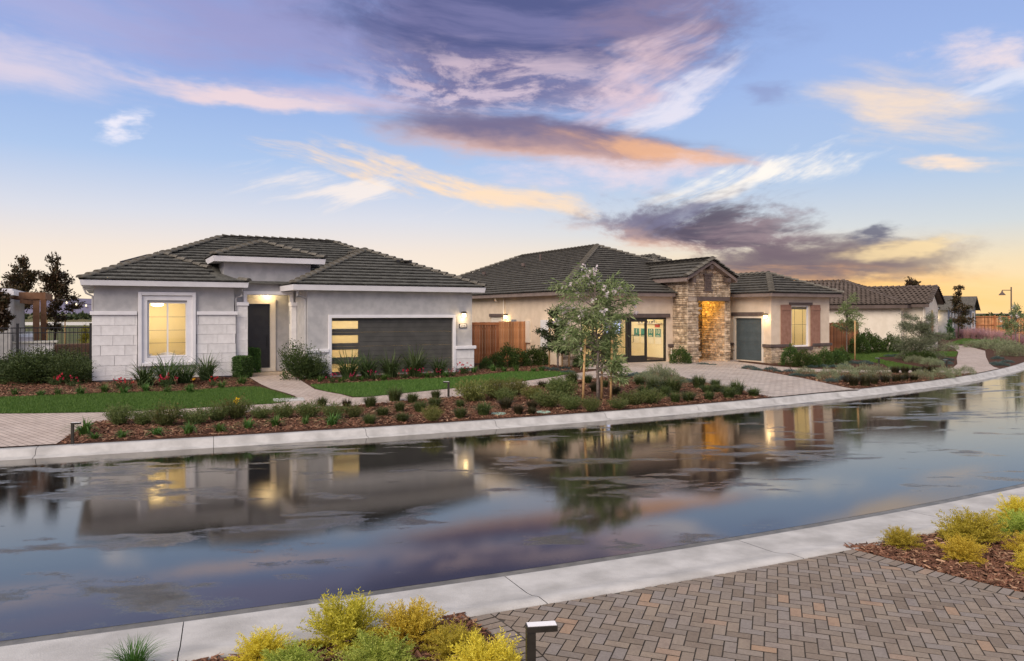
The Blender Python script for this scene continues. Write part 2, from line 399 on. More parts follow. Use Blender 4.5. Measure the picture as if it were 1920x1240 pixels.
M['bedlinen'] = mat('bed_linen', (.85, .80, .72), (.88, .84, .77), 5, .9)
M['greystucco'] = mat('far_grey_stucco', (.24, .245, .27), (.29, .295, .32), 3, .9, .2, 70, spec=.2)
M['solar'] = mat('solar_panel', (.02, .022, .03), (.03, .032, .045), 6, .25)
M['countertop'] = mat('counter_stone', (.70, .68, .60), (.78, .76, .68), 8, .4)
M['basket'] = mat('sofa_weave', (.17, .10, .07), (.23, .14, .10), 20, .8, .3)

def glassmat(name, tint=(1, 1, 1), gloss=.10, frost=0.):
    m = bpy.data.materials.new(name); m.use_nodes = True; w = NT(m.node_tree); w.N.remove(w.N['Principled BSDF'])
    t = w.new('ShaderNodeBsdfTransparent'); t.inputs[0].default_value = tuple(tint) + (1,)
    g = w.new('ShaderNodeBsdfGlossy'); g.inputs['Roughness'].default_value = .02
    lw = w.new('ShaderNodeLayerWeight'); lw.inputs[0].default_value = .5
    mx = w.new('ShaderNodeMixShader'); w.put(mx.inputs[0], w.m('MULTIPLY_ADD', w.m('POWER', lw.outputs['Facing'], 4.0), .6, .035))
    a = t.outputs[0]
    if frost:
        tl = w.new('ShaderNodeBsdfTranslucent'); tl.inputs[0].default_value = tuple(tint) + (1,)
        m2 = w.new('ShaderNodeMixShader'); m2.inputs[0].default_value = frost
        w.L.new(a, m2.inputs[1]); w.L.new(tl.outputs[0], m2.inputs[2]); a = m2.outputs[0]
    w.L.new(a, mx.inputs[1]); w.L.new(g.outputs[0], mx.inputs[2]); w.L.new(mx.outputs[0], w.N['Material Output'].inputs[0])
    return m
M['glass'] = glassmat('window_glass'); M['frost'] = glassmat('frosted_glass', (1, .97, .9), frost=.5)

def paver_mat(name, ca, cb, cm, scale, rot, bw=.5, bh=.25, relief=.35):
    m = bpy.data.materials.new(name); m.use_nodes = True; w = NT(m.node_tree); b = w.N['Principled BSDF']
    tc = w.new('ShaderNodeTexCoord'); mp = w.new('ShaderNodeMapping'); w.L.new(tc.outputs['Object'], mp.inputs[0]); mp.inputs[2].default_value = (0, 0, R(rot))
    br = w.new('ShaderNodeTexBrick'); w.L.new(mp.outputs[0], br.inputs[0])
    for k, v in (('Scale', scale), ('Mortar Size', .02), ('Mortar Smooth', .3), ('Brick Width', bw), ('Row Height', bh), ('Bias', 0.)): br.inputs[k].default_value = v
    br.inputs['Color1'].default_value = tuple(ca) + (1,); br.inputs['Color2'].default_value = tuple(cb) + (1,); br.inputs['Mortar'].default_value = tuple(cm) + (1,)
    n = w.noise(tc.outputs['Object'], .8, 6); c = w.mix(w.ss(n, .35, .7), br.outputs[0], w.mix(1, br.outputs[0], (.86, .84, .82, 1), 'MULTIPLY'))
    w.put(b.inputs['Base Color'], c); b.inputs['Roughness'].default_value = .8; b.inputs['Specular IOR Level'].default_value = .3
    bp = w.new('ShaderNodeBump'); bp.inputs['Strength'].default_value = relief; bp.inputs['Distance'].default_value = .01; bp.invert = True
    w.L.new(br.outputs['Fac'], bp.inputs['Height']); w.L.new(bp.outputs[0], b.inputs['Normal'])
    return m
M['walk'] = paver_mat('walk_pavers', (.44, .36, .315), (.54, .445, .39), (.22, .175, .15), 2.0, 40)
M['drive'] = paver_mat('drive_pavers', (.40, .345, .31), (.52, .445, .395), (.20, .17, .15), 2.2, -15, .5, .35)

# ---------------------------------------------------------------- the ground, street and kerbs
def struct(name, o): o['kind'] = 'structure'; return o
# kerb lines (edge of the wet asphalt), from left to right
far_pts = [at(px, py, -.15) for px, py in ((0, 864), (300, 846), (640, 826), (960, 803), (1300, 776), (1460, 761), (1666, 738), (1823, 717.5), (1925, 694))]
near_pts = [at_abs(px, py, -.03) for px, py in ((0, 1203), (560, 1130), (1140, 1047), (1500, 989), (1920, 911))]
def smooth_line(pts, ext0, ext1, bend1, n=90):
    p = [Vector((q.x, q.y)) for q in pts]
    d0 = (p[1] - p[0]).normalized(); p = [p[0] - d0 * ext0 * f for f in (1, .5)] + p
    d = (p[-1] - p[-2]).normalized(); q = p[-1].copy(); ang = math.atan2(d.y, d.x)
    for k in range(8):
        ang += bend1; q = q + Vector((math.cos(ang), math.sin(ang))) * ext1 / 8; p.append(q.copy())
    # resample, then soften
    L = [0]
    for a, b in zip(p, p[1:]): L.append(L[-1] + (b - a).length)
    xs = np.linspace(0, L[-1], n); X = np.interp(xs, L, [a.x for a in p]); Y = np.interp(xs, L, [a.y for a in p])
    for _ in range(6):
        X[1:-1] = (X[:-2] + 2 * X[1:-1] + X[2:]) / 4; Y[1:-1] = (Y[:-2] + 2 * Y[1:-1] + Y[2:]) / 4
    return np.stack([X, Y], 1)
farL = smooth_line(far_pts, 30, 60, .09); nearL = smooth_line(near_pts, 30, 60, .085)
def normals(Ln):
    t = unit(np.gradient(Ln, axis=0)); return np.stack([-t[:, 1], t[:, 0]], 1)      # towards the houses
farN, nearN = normals(farL), normals(nearL)
def strip(lines):
    """lines: list of (xy array, z) of equal length -> V, F"""
    V = np.concatenate([np.column_stack([l, np.full(len(l), z) if np.isscalar(z) else z]) for l, z in lines]); n = len(lines[0][0])
    Fq = [[k * n + i, k * n + i + 1, (k + 1) * n + i + 1, (k + 1) * n + i] for k in range(len(lines) - 1) for i in range(n - 1)]
    return V, np.array(Fq)
# asphalt: crowned, running between the gutters
prof = [(0, 0.), (.03, .012), (.08, .024), (.14, .030), (.20, .031), (.30, .0275), (.42, .0225), (.55, .0175), (.68, .0125), (.80, .008), (.92, .003), (1, 0.)]
zfar = gz(farL[:, 0], farL[:, 1]) - .15
V, Fq = strip([(nearL * (1 - f) + farL * f, -.03 * (1 - f) + zfar * f + b_) for f, b_ in prof])
def street_mat():
    m = bpy.data.materials.new('wet_asphalt'); m.use_nodes = True; w = NT(m.node_tree); b = w.N['Principled BSDF']
    tc = w.new('ShaderNodeTexCoord'); v = tc.outputs['Object']
    mp = w.new('ShaderNodeMapping'); w.L.new(v, mp.inputs[0]); mp.inputs[2].default_value = (0, 0, R(-25)); mp.inputs[3].default_value = (.5, 1.1, 1)
    big = w.noise(mp.outputs[0], .55, 5, .6); mid = w.noise(mp.outputs[0], 2.2, 5, .6)
    grain = w.ss(w.noise(v, 120, 2, .6), .3, .7)
    fine = w.noise(v, 34, 3, .6)
    wet = w.ss(w.m('ADD', w.m('ADD', big, w.m('MULTIPLY', w.m('SUBTRACT', mid, .5), .55)), w.m('MULTIPLY', w.m('SUBTRACT', fine, .5), .22)), .23, .45)     # 0 damp, 1 film of water
    dry = w.mix(grain, (.010, .010, .010, 1), (.080, .078, .075, 1)); c = w.mix(wet, dry, (.008, .008, .008, 1)); w.put(b.inputs['Base Color'], c)
    w.put(b.inputs['Roughness'], w.m('MULTIPLY_ADD', wet, -.225, .27))
    w.put(b.inputs['IOR'], w.m('MULTIPLY_ADD', wet, 1.3, 1.5)); b.inputs['Specular Tint'].default_value = (1.0, .92, .77, 1)
    bp = w.new('ShaderNodeBump'); bp.inputs['Distance'].default_value = .005
    w.put(bp.inputs['Strength'], w.m('MULTIPLY_ADD', wet, -.545, .555)); w.put(bp.inputs['Height'], grain)
    b2 = w.new('ShaderNodeBump'); b2.inputs['Distance'].default_value = .02; b2.inputs['Strength'].default_value = .007
    w.put(b2.inputs['Height'], w.noise(mp.outputs[0], 3.0, 3)); w.L.new(b2.outputs[0], bp.inputs['Normal'])
    w.L.new(bp.outputs[0], b.inputs['Normal'])
    return m
struct('street', link('street', npmesh('street', V, Fq, street_mat(), True)))
# kerbs: one concrete length after another, with open joints
def kerb(name, Ln, Nn, sgn, sect, seg, gap, zf):
    root = empty(name, (Ln[len(Ln) // 2][0], Ln[len(Ln) // 2][1], -.3)); struct(name, root)
    inv = Vector(root.location)
    L = np.concatenate([[0], np.cumsum(np.linalg.norm(np.diff(Ln, axis=0), axis=1))])
    s = 0.; k = 0
    while s < L[-1] - .5:
        e = min(s + seg, L[-1]); xs = np.linspace(s + gap / 2, e - gap / 2, 7)
        pts = np.stack([np.interp(xs, L, Ln[:, 0]), np.interp(xs, L, Ln[:, 1])], 1)
        nn = np.stack([np.interp(xs, L, Nn[:, 0]), np.interp(xs, L, Nn[:, 1])], 1) * sgn
        rows = [(pts + nn * d, z + zf(pts)) for d, z in sect]
        V, Fq = strip(rows); n = len(pts); ns = len(sect)
        V = V - np.array(inv)
        mid = pts[3]
        if mid[1] > 2 and mid[1] < 75 and abs(mid[0]) < mid[1] * .75 + 3:
            link('kerb_stone', npmesh('kerb_stone', V, Fq, M['concrete'], False), root)
        s = e; k += 1
    return root
kerb('far_kerb', farL, farN, 1, [(-.02, -.3), (0, -.144), (.02, -.138), (.18, -.125), (.21, -.115), (.27, -.025), (.31, -.006), (.50, 0.), (.50, -.2)], 3.05, .009, lambda p: gz(p[:, 0], p[:, 1]))
kerb('near_kerb', nearL, nearN, -1, [(.10, -.5), (.10, -.03), (.12, -.026), (.60, -.008), (.70, .008), (.80, .036), (.83, .042), (.98, .045), (.98, -.4)], 2.6, .007, lambda p: 0.)
V, Fq = strip([(nearL + nearN * .01, -.032), (nearL - nearN * .14, -.034)]); struct('gutter', link('gutter', npmesh('gutter', V, Fq, M['gutter'])))
V, Fq = strip([(farL - farN * .02, zfar - .12), (farL + farN * .6, zfar - .12)]); struct('kerb_bedding', link('kerb_bedding', npmesh('kerb_bedding', V, Fq, M['gutter'])))
V, Fq = strip([(nearL - nearN * .05, -.42), (nearL - nearN * 1.1, -.42)]); struct('kerb_bedding', link('kerb_bedding', npmesh('kerb_bedding', V, Fq, M['gutter'])))

def sheet(name, poly, z, m, th=.0):
    mb = MB()
    if th: mb.prism(poly, z - th, z, bot=False)
    else: mb.face([(x, y, z) for x, y in poly])
    o = mb.build(name, m); o['kind'] = 'structure'; return o
def chaikin(poly, it=2):
    for _ in range(it):
        q = []
        for a, b in zip(poly, poly[1:] + poly[:1]):
            q += [(a[0] * .75 + b[0] * .25, a[1] * .75 + b[1] * .25), (a[0] * .25 + b[0] * .75, a[1] * .25 + b[1] * .75)]
        poly = q
    return poly
def round_open(pts, it=2):
    for _ in range(it):
        q = [pts[0]]
        for a, b in zip(pts, pts[1:]):
            q += [(a[0] * .75 + b[0] * .25, a[1] * .75 + b[1] * .25), (a[0] * .25 + b[0] * .75, a[1] * .25 + b[1] * .75)]
        q.append(pts[-1]); pts = q
    return pts
# open country to the horizon
fieldm = mat('field', (.085, .095, .03), (.16, .12, .06), .02, .95, .3, 3, spec=.1, detail=8)
def backline(d): return [tuple(p) for p in (farL + farN * d)]
sheet('ground', [(-6000, 9000), (-6000, 60), (-80, 60)] + [(-80, -30)] + [(90, -30), (90, 60), (6000, 60), (6000, 9000)], -.60, fieldm)
kl = farL + farN * .49; fx = np.column_stack([np.linspace(-120, 140, len(kl)), np.full(len(kl), 150.)])
dl = fx - kl; dl /= np.linalg.norm(dl, axis=1, keepdims=True)
rows = [kl + dl * q for q in np.arange(0, 18.1, 1.5)]
def drape(off): return [(p, gz(p[:, 0], p[:, 1]) + off) for p in rows]
V, Fq = strip(drape(-.012) + [(fx, GZ - .03)]); struct('meadow', link('meadow', npmesh('meadow', V, Fq, mat('meadow', (.06, .085, .025), (.12, .105, .05), .25, .95, .4, 12, spec=.1, detail=8))))
V, Fq = strip(drape(0.)); struct('yard_soil', link('yard_soil', npmesh('yard_soil', V, Fq, M['soil'])))
nb = [tuple(p) for p in (nearL - nearN * .97)]
sheet('bed_soil', nb[::-1] + [(nb[0][0], -12), (nb[-1][0] + 20, -12)], .030, M['soil'])

# paths, drives and lawns laid out on the yard
WZ = .014
def ground_poly(name, pix, h, m, it=0, th=.05):
    """a paved or planted sheet that follows the fall of the yard"""
    pv = [Vector((*P2(x, y, h), 0)) for x, y in pix]; bm = bmesh.new(); bv = [bm.verts.new(p) for p in pv]
    for t in tessellate_polygon([pv]): bm.faces.new([bv[i] for i in t])
    for _ in range(4):
        long_ = [e for e in bm.edges if e.calc_length() > 1.6]
        if not long_: break
        bmesh.ops.subdivide_edges(bm, edges=long_, cuts=1); bmesh.ops.triangulate(bm, faces=bm.faces[:])
    for v in bm.verts: v.co.z = gz(v.co.x, v.co.y) + h
    bmesh.ops.recalc_face_normals(bm, faces=bm.faces[:])
    if sum(f.normal.z for f in bm.faces) < 0: bmesh.ops.reverse_faces(bm, faces=bm.faces[:])
    me = bpy.data.meshes.new(name); bm.to_mesh(me); bm.free(); o = link(name, me, None, m); o['kind'] = 'structure'; return o
far_back = lambda x0, x1: [tuple(p) for p in (farL + farN * .50) if x0 < p[0] < x1]
def kerb_px(x):                                       # pixel row of the back of the far kerb
    pts = farL + farN * .505; pts = pts[(pts[:, 1] > 9) & (pts[:, 1] < 40)]
    Zk = np.interp(x, 960 + F * pts[:, 0] / pts[:, 1], pts[:, 1]); return HOR + F * (CZ - WZ - gz((x - 960) / F * Zk, Zk)) / Zk
up_edge = [(60, 775.5), (200, 773.5), (300, 769.5), (400, 763.5), (510, 757.5), (548, 753)]
path_l = [(562, 748.5), (552, 742), (530, 735), (508, 729), (490, 721), (478, 714), (468, 708), (463, 703.5)]
path_r = [(546, 703), (556, 708), (568, 716), (579, 723), (590, 730), (613, 735), (641, 740), (660, 745.5)]
low_edge_l = [(105, 838), (128, 818), (150, 803), (178, 792), (215, 788), (300, 784), (400, 778), (478, 772.5), (545, 768)]
low_edge_r = [(668, 761), (763, 751.5), (869, 743), (979, 727.5), (1094, 712), (1150, 706)]
up_edge_r = [(687, 745), (740, 739.5), (835, 730), (874, 726), (979, 715.5), (1035, 707.5), (1080, 700), (1128, 694), (1154, 692)]
ground_poly('walkway', [(-120, kerb_px(-120)), (105, kerb_px(105))] + low_edge_l[1:] + low_edge_r + up_edge_r[::-1] + path_r[::-1] + path_l[::-1] + up_edge[::-1] + [(0, 776), (-120, 776)], WZ, M['walk'])
drive_l = [(1160, 705.5), (1188, 702), (1219, 697.5), (1240, 699), (1260, 703.7), (1329, 719), (1391, 733), (1440, 744)]
drive_r = [(1379, 690), (1430, 696), (1506, 709.5), (1582, 726), (1609, 731)]
ground_poly('driveway', drive_l + [(1454, kerb_px(1454)), (1530, kerb_px(1530)), (1612, kerb_px(1612))] + drive_r[::-1] + [(1486, 697.5), (1480, 689), (1449, 686.6), (1380, 678), (1300, 677), (1262, 676.6), (1180, 680), (1092, 687.5), (1100, 692), (1154, 692.3)], WZ + .004, M['drive'])
ground_poly('walkway', [(1482, 689.2), (1533, 692), (1600, 693.5), (1669, 694.3), (1742, 694.5), (1772, 693.2), (1768, 699.4), (1672, 699.3), (1560, 698.5), (1488, 697)], WZ, M['walk'])
ground_poly('walkway', [(1772.3, 693.2), (1786, 690), (1795, 683), (1794, 672), (1797, 661), (1788, 652), (1775, 647.5), (1811, 648.5), (1847, 658), (1849, 670), (1855, 682), (1863, 688), (1874, kerb_px(1874)), (1850, kerb_px(1850)), (1828, kerb_px(1828)), (1808, 702), (1768.3, 699.4)], WZ + .004, M['walk'])
lawns = {
 'lawn_left': [(-60, 747), (0, 746), (60, 744), (150, 740), (250, 737), (350, 734), (420, 728), (478, 726), (500, 730), (530, 739), (552, 746.5), (558, 750), (540, 752.5), (510, 757), (400, 763), (300, 769), (200, 773), (60, 775), (0, 775.5), (-60, 775.5)],
 'lawn_middle': [(582, 722.5), (640, 719.5), (740, 714), (860, 708), (920, 702), (960, 697.5), (1035, 697), (1076, 699.4), (1035, 707), (979, 715), (874, 725.6), (835, 729.5), (740, 739), (687, 744.5), (662, 744), (641, 739), (613, 734), (592, 729)],
 'lawn_right': [(1588, 664.5), (1640, 660), (1700, 658), (1796, 660), (1792, 669), (1700, 668), (1648, 670), (1645, 673), (1702, 685), (1742, 692.5), (1720, 694), (1672, 693.6), (1657, 683), (1620, 676), (1590, 673)],
 'lawn_far': [(1775, 646.6), (1790, 640), (1810, 634), (1850, 633), (1900, 638), (1960, 642), (1900, 646), (1850, 641), (1815, 645)],
}
LZ = .008
for k, pix in lawns.items(): ground_poly('lawn', pix, LZ, M['lawn'], th=.04)
# low dry land, the lake, the fields and the hills far on the left
sheet('lake', [tuple(at_abs(x, y, -.50)[:2]) for x, y in ((-400, 613), (190, 613.5), (420, 611), (420, 605.5), (180, 604), (-400, 605))], -.50, mat('lake_water', (.30, .31, .36), (.36, .37, .42), .01, .12, .02, 1, spec=.8))
hv = MB(); hx = np.linspace(-4200, 5200, 120); hm = mat('far_hills', (.16, .15, .21), (.20, .185, .25), .002, 1., spec=0.)  # haze is put into the bluish purple colour of the hills
hh = 60 + 55 * np.exp(-((hx + 2900) / 700) ** 2) + 26 * np.sin(hx * .0021) + 13 * np.sin(hx * .0053 + 1) + RNG.normal(0, 2.5, 120)
hh = np.where(hx > -1200, 6, hh) * np.clip((-1000 - hx) / 500, .0, 1) + 2
hV, hF = strip([(np.column_stack([hx, np.full(120, 5000.)]), -1.0), (np.column_stack([hx, np.full(120, 5200.)]), hh), (np.column_stack([hx, np.full(120, 5900.)]), -1.0)])
struct('hills', link('hills', npmesh('hills', hV, hF, hm, True)))

# ---------------------------------------------------------------- houses: shared builders (house-local: s along the front, t into the plot, z up)
TH = R(28.4)
def lamp_light(name, loc, watts, parent, colr=(1, .70, .34), rad=.05):
    d = bpy.data.lights.new(name, 'POINT'); d.energy = watts; d.color = colr; d.shadow_soft_size = rad
    o = bpy.data.objects.new(name, d); col.objects.link(o); o.parent = parent; o.location = loc; o.visible_glossy = False; return o

def wall_front(mb, s0, s1, z0, z1, t0, t1, holes=()):
    """wall slab parallel to s with rectangular holes (sa, sb, za, zb)"""
    xs = sorted({s0, s1, *[h[0] for h in holes], *[h[1] for h in holes]}); zs = sorted({z0, z1, *[h[2] for h in holes], *[h[3] for h in holes]})
    inside = lambda x, z: any(h[0] < x < h[1] and h[2] < z < h[3] for h in holes)
    solid = lambda i, j: 0 <= i < len(xs) - 1 and 0 <= j < len(zs) - 1 and not inside((xs[i] + xs[i + 1]) / 2, (zs[j] + zs[j + 1]) / 2)
    for i in range(len(xs) - 1):
        for j in range(len(zs) - 1):
            if not solid(i, j): continue
            a, b, c, d = xs[i], xs[i + 1], zs[j], zs[j + 1]
            mb.face([(a, t0, c), (b, t0, c), (b, t0, d), (a, t0, d)]); mb.face([(b, t1, c), (a, t1, c), (a, t1, d), (b, t1, d)])
            if not solid(i - 1, j): mb.face([(a, t1, c), (a, t0, c), (a, t0, d), (a, t1, d)])
            if not solid(i + 1, j): mb.face([(b, t0, c), (b, t1, c), (b, t1, d), (b, t0, d)])
            if not solid(i, j - 1): mb.face([(a, t1, c), (b, t1, c), (b, t0, c), (a, t0, c)])
            if not solid(i, j + 1): mb.face([(a, t0, d), (b, t0, d), (b, t1, d), (a, t1, d)])
    return mb
def swap(mb):                                             # turn s-parallel pieces into t-parallel ones
    mb.v = [(y, x, z) for x, y, z in mb.v]; mb.f = [f[::-1] for f in mb.f]; return mb
def frame_rect(mb, s0, s1, z0, z1, t0, t1, wd, bottom=True):
    """picture-frame trim"""
    mb.box(s0, s0 + wd, t0, t1, z0, z1); mb.box(s1 - wd, s1, t0, t1, z0, z1); mb.box(s0 + wd, s1 - wd, t0, t1, z1 - wd, z1)
    if bottom: mb.box(s0 + wd, s1 - wd, t0, t1, z0, z0 + wd)
    return mb
def room(parent, s0, s1, t0, t1, z0, z1, wallm, floorm, name='room'):
    o = MB().face([(s0, t1, z0), (s1, t1, z0), (s1, t1, z1), (s0, t1, z1)]).face([(s0, t0, z0), (s0, t1, z0), (s0, t1, z1), (s0, t0, z1)]) \
        .face([(s1, t1, z0), (s1, t0, z0), (s1, t0, z1), (s1, t1, z1)]).face([(s0, t0, z1), (s1, t0, z1), (s1, t1, z1), (s0, t1, z1)]).build(name, wallm, parent)
    fl = MB().face([(s0, t0, z0), (s1, t0, z0), (s1, t1, z0), (s0, t1, z0)]).build('room_floor', floorm, o)
    return o

def poly_rows(p2, expo):
    ys = [p[1] for p in p2]; y = min(ys); out = []
    while y < max(ys) - .02:
        ym = min(y + expo * .45, max(ys) - .01); xs = []
        for (xa, ya), (xb, yb) in zip(p2, p2[1:] + p2[:1]):
            if (ya <= ym < yb) or (yb <= ym < ya): xs.append(xa + (xb - xa) * (ym - ya) / (yb - ya))
        xs.sort(); out.append((y, xs)); y += expo
    return out
def tile_mesh(kind, m):
    if kind == 'flat':                                    # unit width, slightly arched butt, sits proud of the deck
        mb = MB(); l = 1.0
        a = [(0, 0, .045), (1, 0, .045), (1, 1, .0), (0, 1, .0)]; b = [(0.012, 0, .092), (.988, 0, .092), (.988, 1, .012), (.012, 1, .012)]
        mb.v = a + b; mb.f = [(0, 1, 5, 4), (1, 2, 6, 5), (2, 3, 7, 6), (3, 0, 4, 7), (4, 5, 6, 7)]
        return mb.mesh('roof_tile', m)
    mb = MB(); n = 8
    for yy, zz in ((0, .05), (1, .0)):
        for th in (0, .022):
            for i in range(n + 1): x = i / n; mb.v.append((x, yy, zz + th + .055 * (.5 - .5 * math.cos(2 * math.pi * x))))
    k = n + 1
    for i in range(n):
        mb.f += [(k + i, k + i + 1, 3 * k + i + 1, 3 * k + i), (i, i + 1, k + i + 1, k + i)]
    return mb.mesh('roof_tile', m, True)

class Roof:
    def __init__(s, house, deckm, tilem, capm, kind='flat', expo=.345, tw=.30, nmax=300):
        s.house = house; s.obj = None; s.deck = MB(); s.tilem = tilem; s.kind = kind; s.expo = expo; s.tw = tw; s.planes = []; s.caps = []; s.deckm = deckm; s.capm = capm; s.vols = []; s.nmax = nmax
    def plane(s, pts, vol):
        s.planes.append(([Vector(p) for p in pts], vol)); s.deck.face(pts)
    def cap(s, a, b): s.caps.append((Vector(a), Vector(b)))
    def volume(s, fn): s.vols.append(fn); return len(s.vols) - 1
    def finish(s):
        roof = s.deck.build('roof', s.deckm, s.house); base = tile_mesh(s.kind, s.tilem)
        hm = s.house.matrix_basis.copy(); camp = Vector((0, 0, CZ)); items = []
        for pts, vol in s.planes:
            e = (pts[1] - pts[0]); ex = e.normalized(); n = (pts[1] - pts[0]).cross(pts[2] - pts[0]).normalized()
            if n.z < 0: n = -n
            ey = n.cross(ex)
            if ey.z < 0: ex = -ex; ey = n.cross(ex)
            o = pts[0]
            p2 = [((p - o).dot(ex), (p - o).dot(ey)) for p in pts]
            wn = hm.to_3x3() @ n
            for j, (y, xs) in enumerate(poly_rows(p2, s.expo)):
                for a, b in zip(xs[::2], xs[1::2]):
                    x = a - (s.tw * .5 if j % 2 else 0)
                    while x < b - .02:
                        x0, x1 = max(x, a), min(x + s.tw, b); x += s.tw
                        if x1 - x0 < .04: continue
                        c = o + ex * ((x0 + x1) / 2) + ey * (y + s.expo * .5)
                        hid = any(i != vol and fn(c.x, c.y) > c.z + .03 for i, fn in enumerate(s.vols))
                        if hid: continue
                        p = o + ex * x0 + ey * (y - .03)
                        mtx = Matrix.Translation(p) @ Matrix((ex, ey, n)).transposed().to_4x4() @ Matrix.Diagonal((x1 - x0, s.expo + .06, 1, 1))
                        jt = random.uniform(-.004, .005); mtx = Matrix.Translation(n * jt) @ mtx
                        wc = hm @ c; view = camp - wc
                        facing = view.dot(wn) > 0
                        items.append((view.length if facing else 1e6 + view.length, mtx))
        items.sort(key=lambda q: q[0])
        for d, mtx in items[:s.nmax]:
            o = link('tile', base, roof); o.matrix_local = mtx
        rest = items[s.nmax:]
        if rest:
            bv = np.array([v.co[:] + (1,) for v in base.vertices]); bf = [tuple(p.vertices) for p in base.polygons]; mb = MB(); Vs = []; off = 0
            for d, mtx in rest:
                Vs.append((bv @ np.array(mtx).T)[:, :3]); mb.f += [tuple(i + off for i in f) for f in bf]; off += len(bv)
            mb.v = np.concatenate(Vs).tolist(); o = mb.build('tile_field', s.tilem, roof, s.kind != 'flat'); o['kind'] = 'stuff'
        # ridge and hip tiles
        cm = MB(); n = 6
        for x, r_, z in ((0, .165, .055), (1, .14, .0)):
            for i in range(n + 1): t = math.pi * i / n; cm.v.append((x, -r_ * math.cos(t), z + r_ * .62 * math.sin(t) - .02))
        k = n + 1; cm.f = [(i, i + 1, k + i + 1, k + i) for i in range(n)] + [tuple(range(n, -1, -1))]
        cmesh = cm.mesh('ridge_tile', s.capm)
        for a, b in s.caps:
            d = b - a; L = d.length; nn = max(1, round(L / .36)); ex = d.normalized(); ey = Vector((0, 0, 1)).cross(ex).normalized(); ez = ex.cross(ey)
            for i in range(nn):
                p = a + d * (i / nn) + ez * .03
                c = a + d * ((i + .5) / nn)
                if any(fn(c.x, c.y) > c.z + .12 for fn in s.vols): continue
                o = link('ridge_tile', cmesh, roof); o.matrix_local = Matrix.Translation(p) @ Matrix((ex, ey, ez)).transposed().to_4x4() @ Matrix.Diagonal((L / nn + .05, 1, 1, 1))
        s.obj = roof; return roof
def hipvol(s0, s1, t0, t1, z0, pl, pr, pf, pb):
    return lambda s, t: min(z0 + pl * (s - s0), z0 + pr * (s1 - s), z0 + pf * (t - t0), z0 + pb * (t1 - t)) if s0 < s < s1 and t0 < t < t1 else -9

def sconce(parent, loc, ax='s', watts=14, name='wall_lamp'):
    """down-light lantern: back plate, hood, glowing glass"""
    x, y, z = loc
    o = MB().box(x - .06, x + .06, y - .02, y, z - .14, z + .06).build(name, M['bronze'], parent)
    if ax == 's':
        MB().box(x - .085, x + .085, y - .21, y - .022, z + .02, z + .06).box(x - .07, x + .07, y - .19, y - .03, z + .062, z + .10).build('hood', M['bronze'], o)
        MB().box(x - .06, x + .06, y - .165, y - .045, z - .12, z + .018).build('lamp_glass', M['lamp'], o)
        lamp_light('lamp_light', (x, y - .20, z - .20), watts, o)
    else:
        MB().box(x - .21, x - .022, y - .085, y + .085, z + .02, z + .06).box(x - .19, x - .03, y - .07, y + .07, z + .062, z + .10).build('hood', M['bronze'], o)
        MB().box(x - .165, x - .045, y - .06, y + .06, z - .12, z + .018).build('lamp_glass', M['lamp'], o)
        lamp_light('lamp_light', (x - .22, y, z - .2), watts, o)
    return o
def text_obj(txt, size, loc, rot, m, parent, name='lettering', ext=.004):
    cu = bpy.data.curves.new('lettering', 'FONT'); cu.body = txt; cu.size = size; cu.align_x = 'CENTER'; cu.align_y = 'CENTER'; cu.extrude = ext; cu.resolution_u = 3
    tmp = bpy.data.objects.new('tmp', cu); col.objects.link(tmp); dg = bpy.context.evaluated_depsgraph_get()
    me = bpy.data.meshes.new_from_object(tmp.evaluated_get(dg)); bpy.data.objects.remove(tmp); bpy.data.curves.remove(cu)
    me.materials.clear(); me.materials.append(m); o = link(name, me, parent); o.location = loc; o.rotation_euler = rot; return o
def downspout(parent, pts, m, r=.038):
    return MB().tube(pts, r, 6).build('downspout', m, parent)
_blk = {}
def block_mesh(w, h, m, d=.05):
    key = (round(w, 2), round(h, 2), m.name)
    if key not in _blk:
        b = .0025; W, H = key[0], key[1]; mb = MB()
        mb.v = [(0, 0, 0), (W, 0, 0), (W, 0, H), (0, 0, H), (b, -d, b), (W - b, -d, b), (W - b, -d, H - b), (b, -d, H - b)]
        mb.f = [(4, 5, 6, 7), (0, 1, 5, 4), (1, 2, 6, 5), (2, 3, 7, 6), (3, 0, 4, 7)]
        _blk[key] = mb.mesh('stone_block', m)
    return _blk[key]
def veneer(parent, s0, s1, z0, z1, t, ch, bw, m, holes=(), axis='s', seed=0, name='stone_block', gap=.0025):
    """running-bond limestone blocks on a wall face"""
    rnd = random.Random(seed); z = z1; j = 0
    while z > z0 + .03:
        zb = max(z - ch, z0); x = s0 - (bw * .5 if j % 2 else 0) - rnd.uniform(0, .04)
        while x < s1 - .02:
            xe = x + bw * rnd.choice((1, 1, 1.08, .92)); a, b = max(x, s0), min(xe, s1); x = xe
            segs = [(a, b)]
            for h in holes:
                if zb < h[3] - .02 and z > h[2] + .02:
                    ns = []
                    for p, q in segs:
                        if q <= h[0] or p >= h[1]: ns.append((p, q)); continue
                        if p < h[0]: ns.append((p, h[0]))
                        if q > h[1]: ns.append((h[1], q))
                    segs = ns
            for p, q in segs:
                if q - p < .03: continue
                o = link(name, block_mesh(q - p - gap, z - zb - gap, m), parent)
                if axis == 's': o.location = (p, t - rnd.uniform(-.002, .002), zb)
                else: o.location = (t - rnd.uniform(-.002, .002), q, zb); o.rotation_euler = (0, 0, R(-90))
        z = zb; j += 1

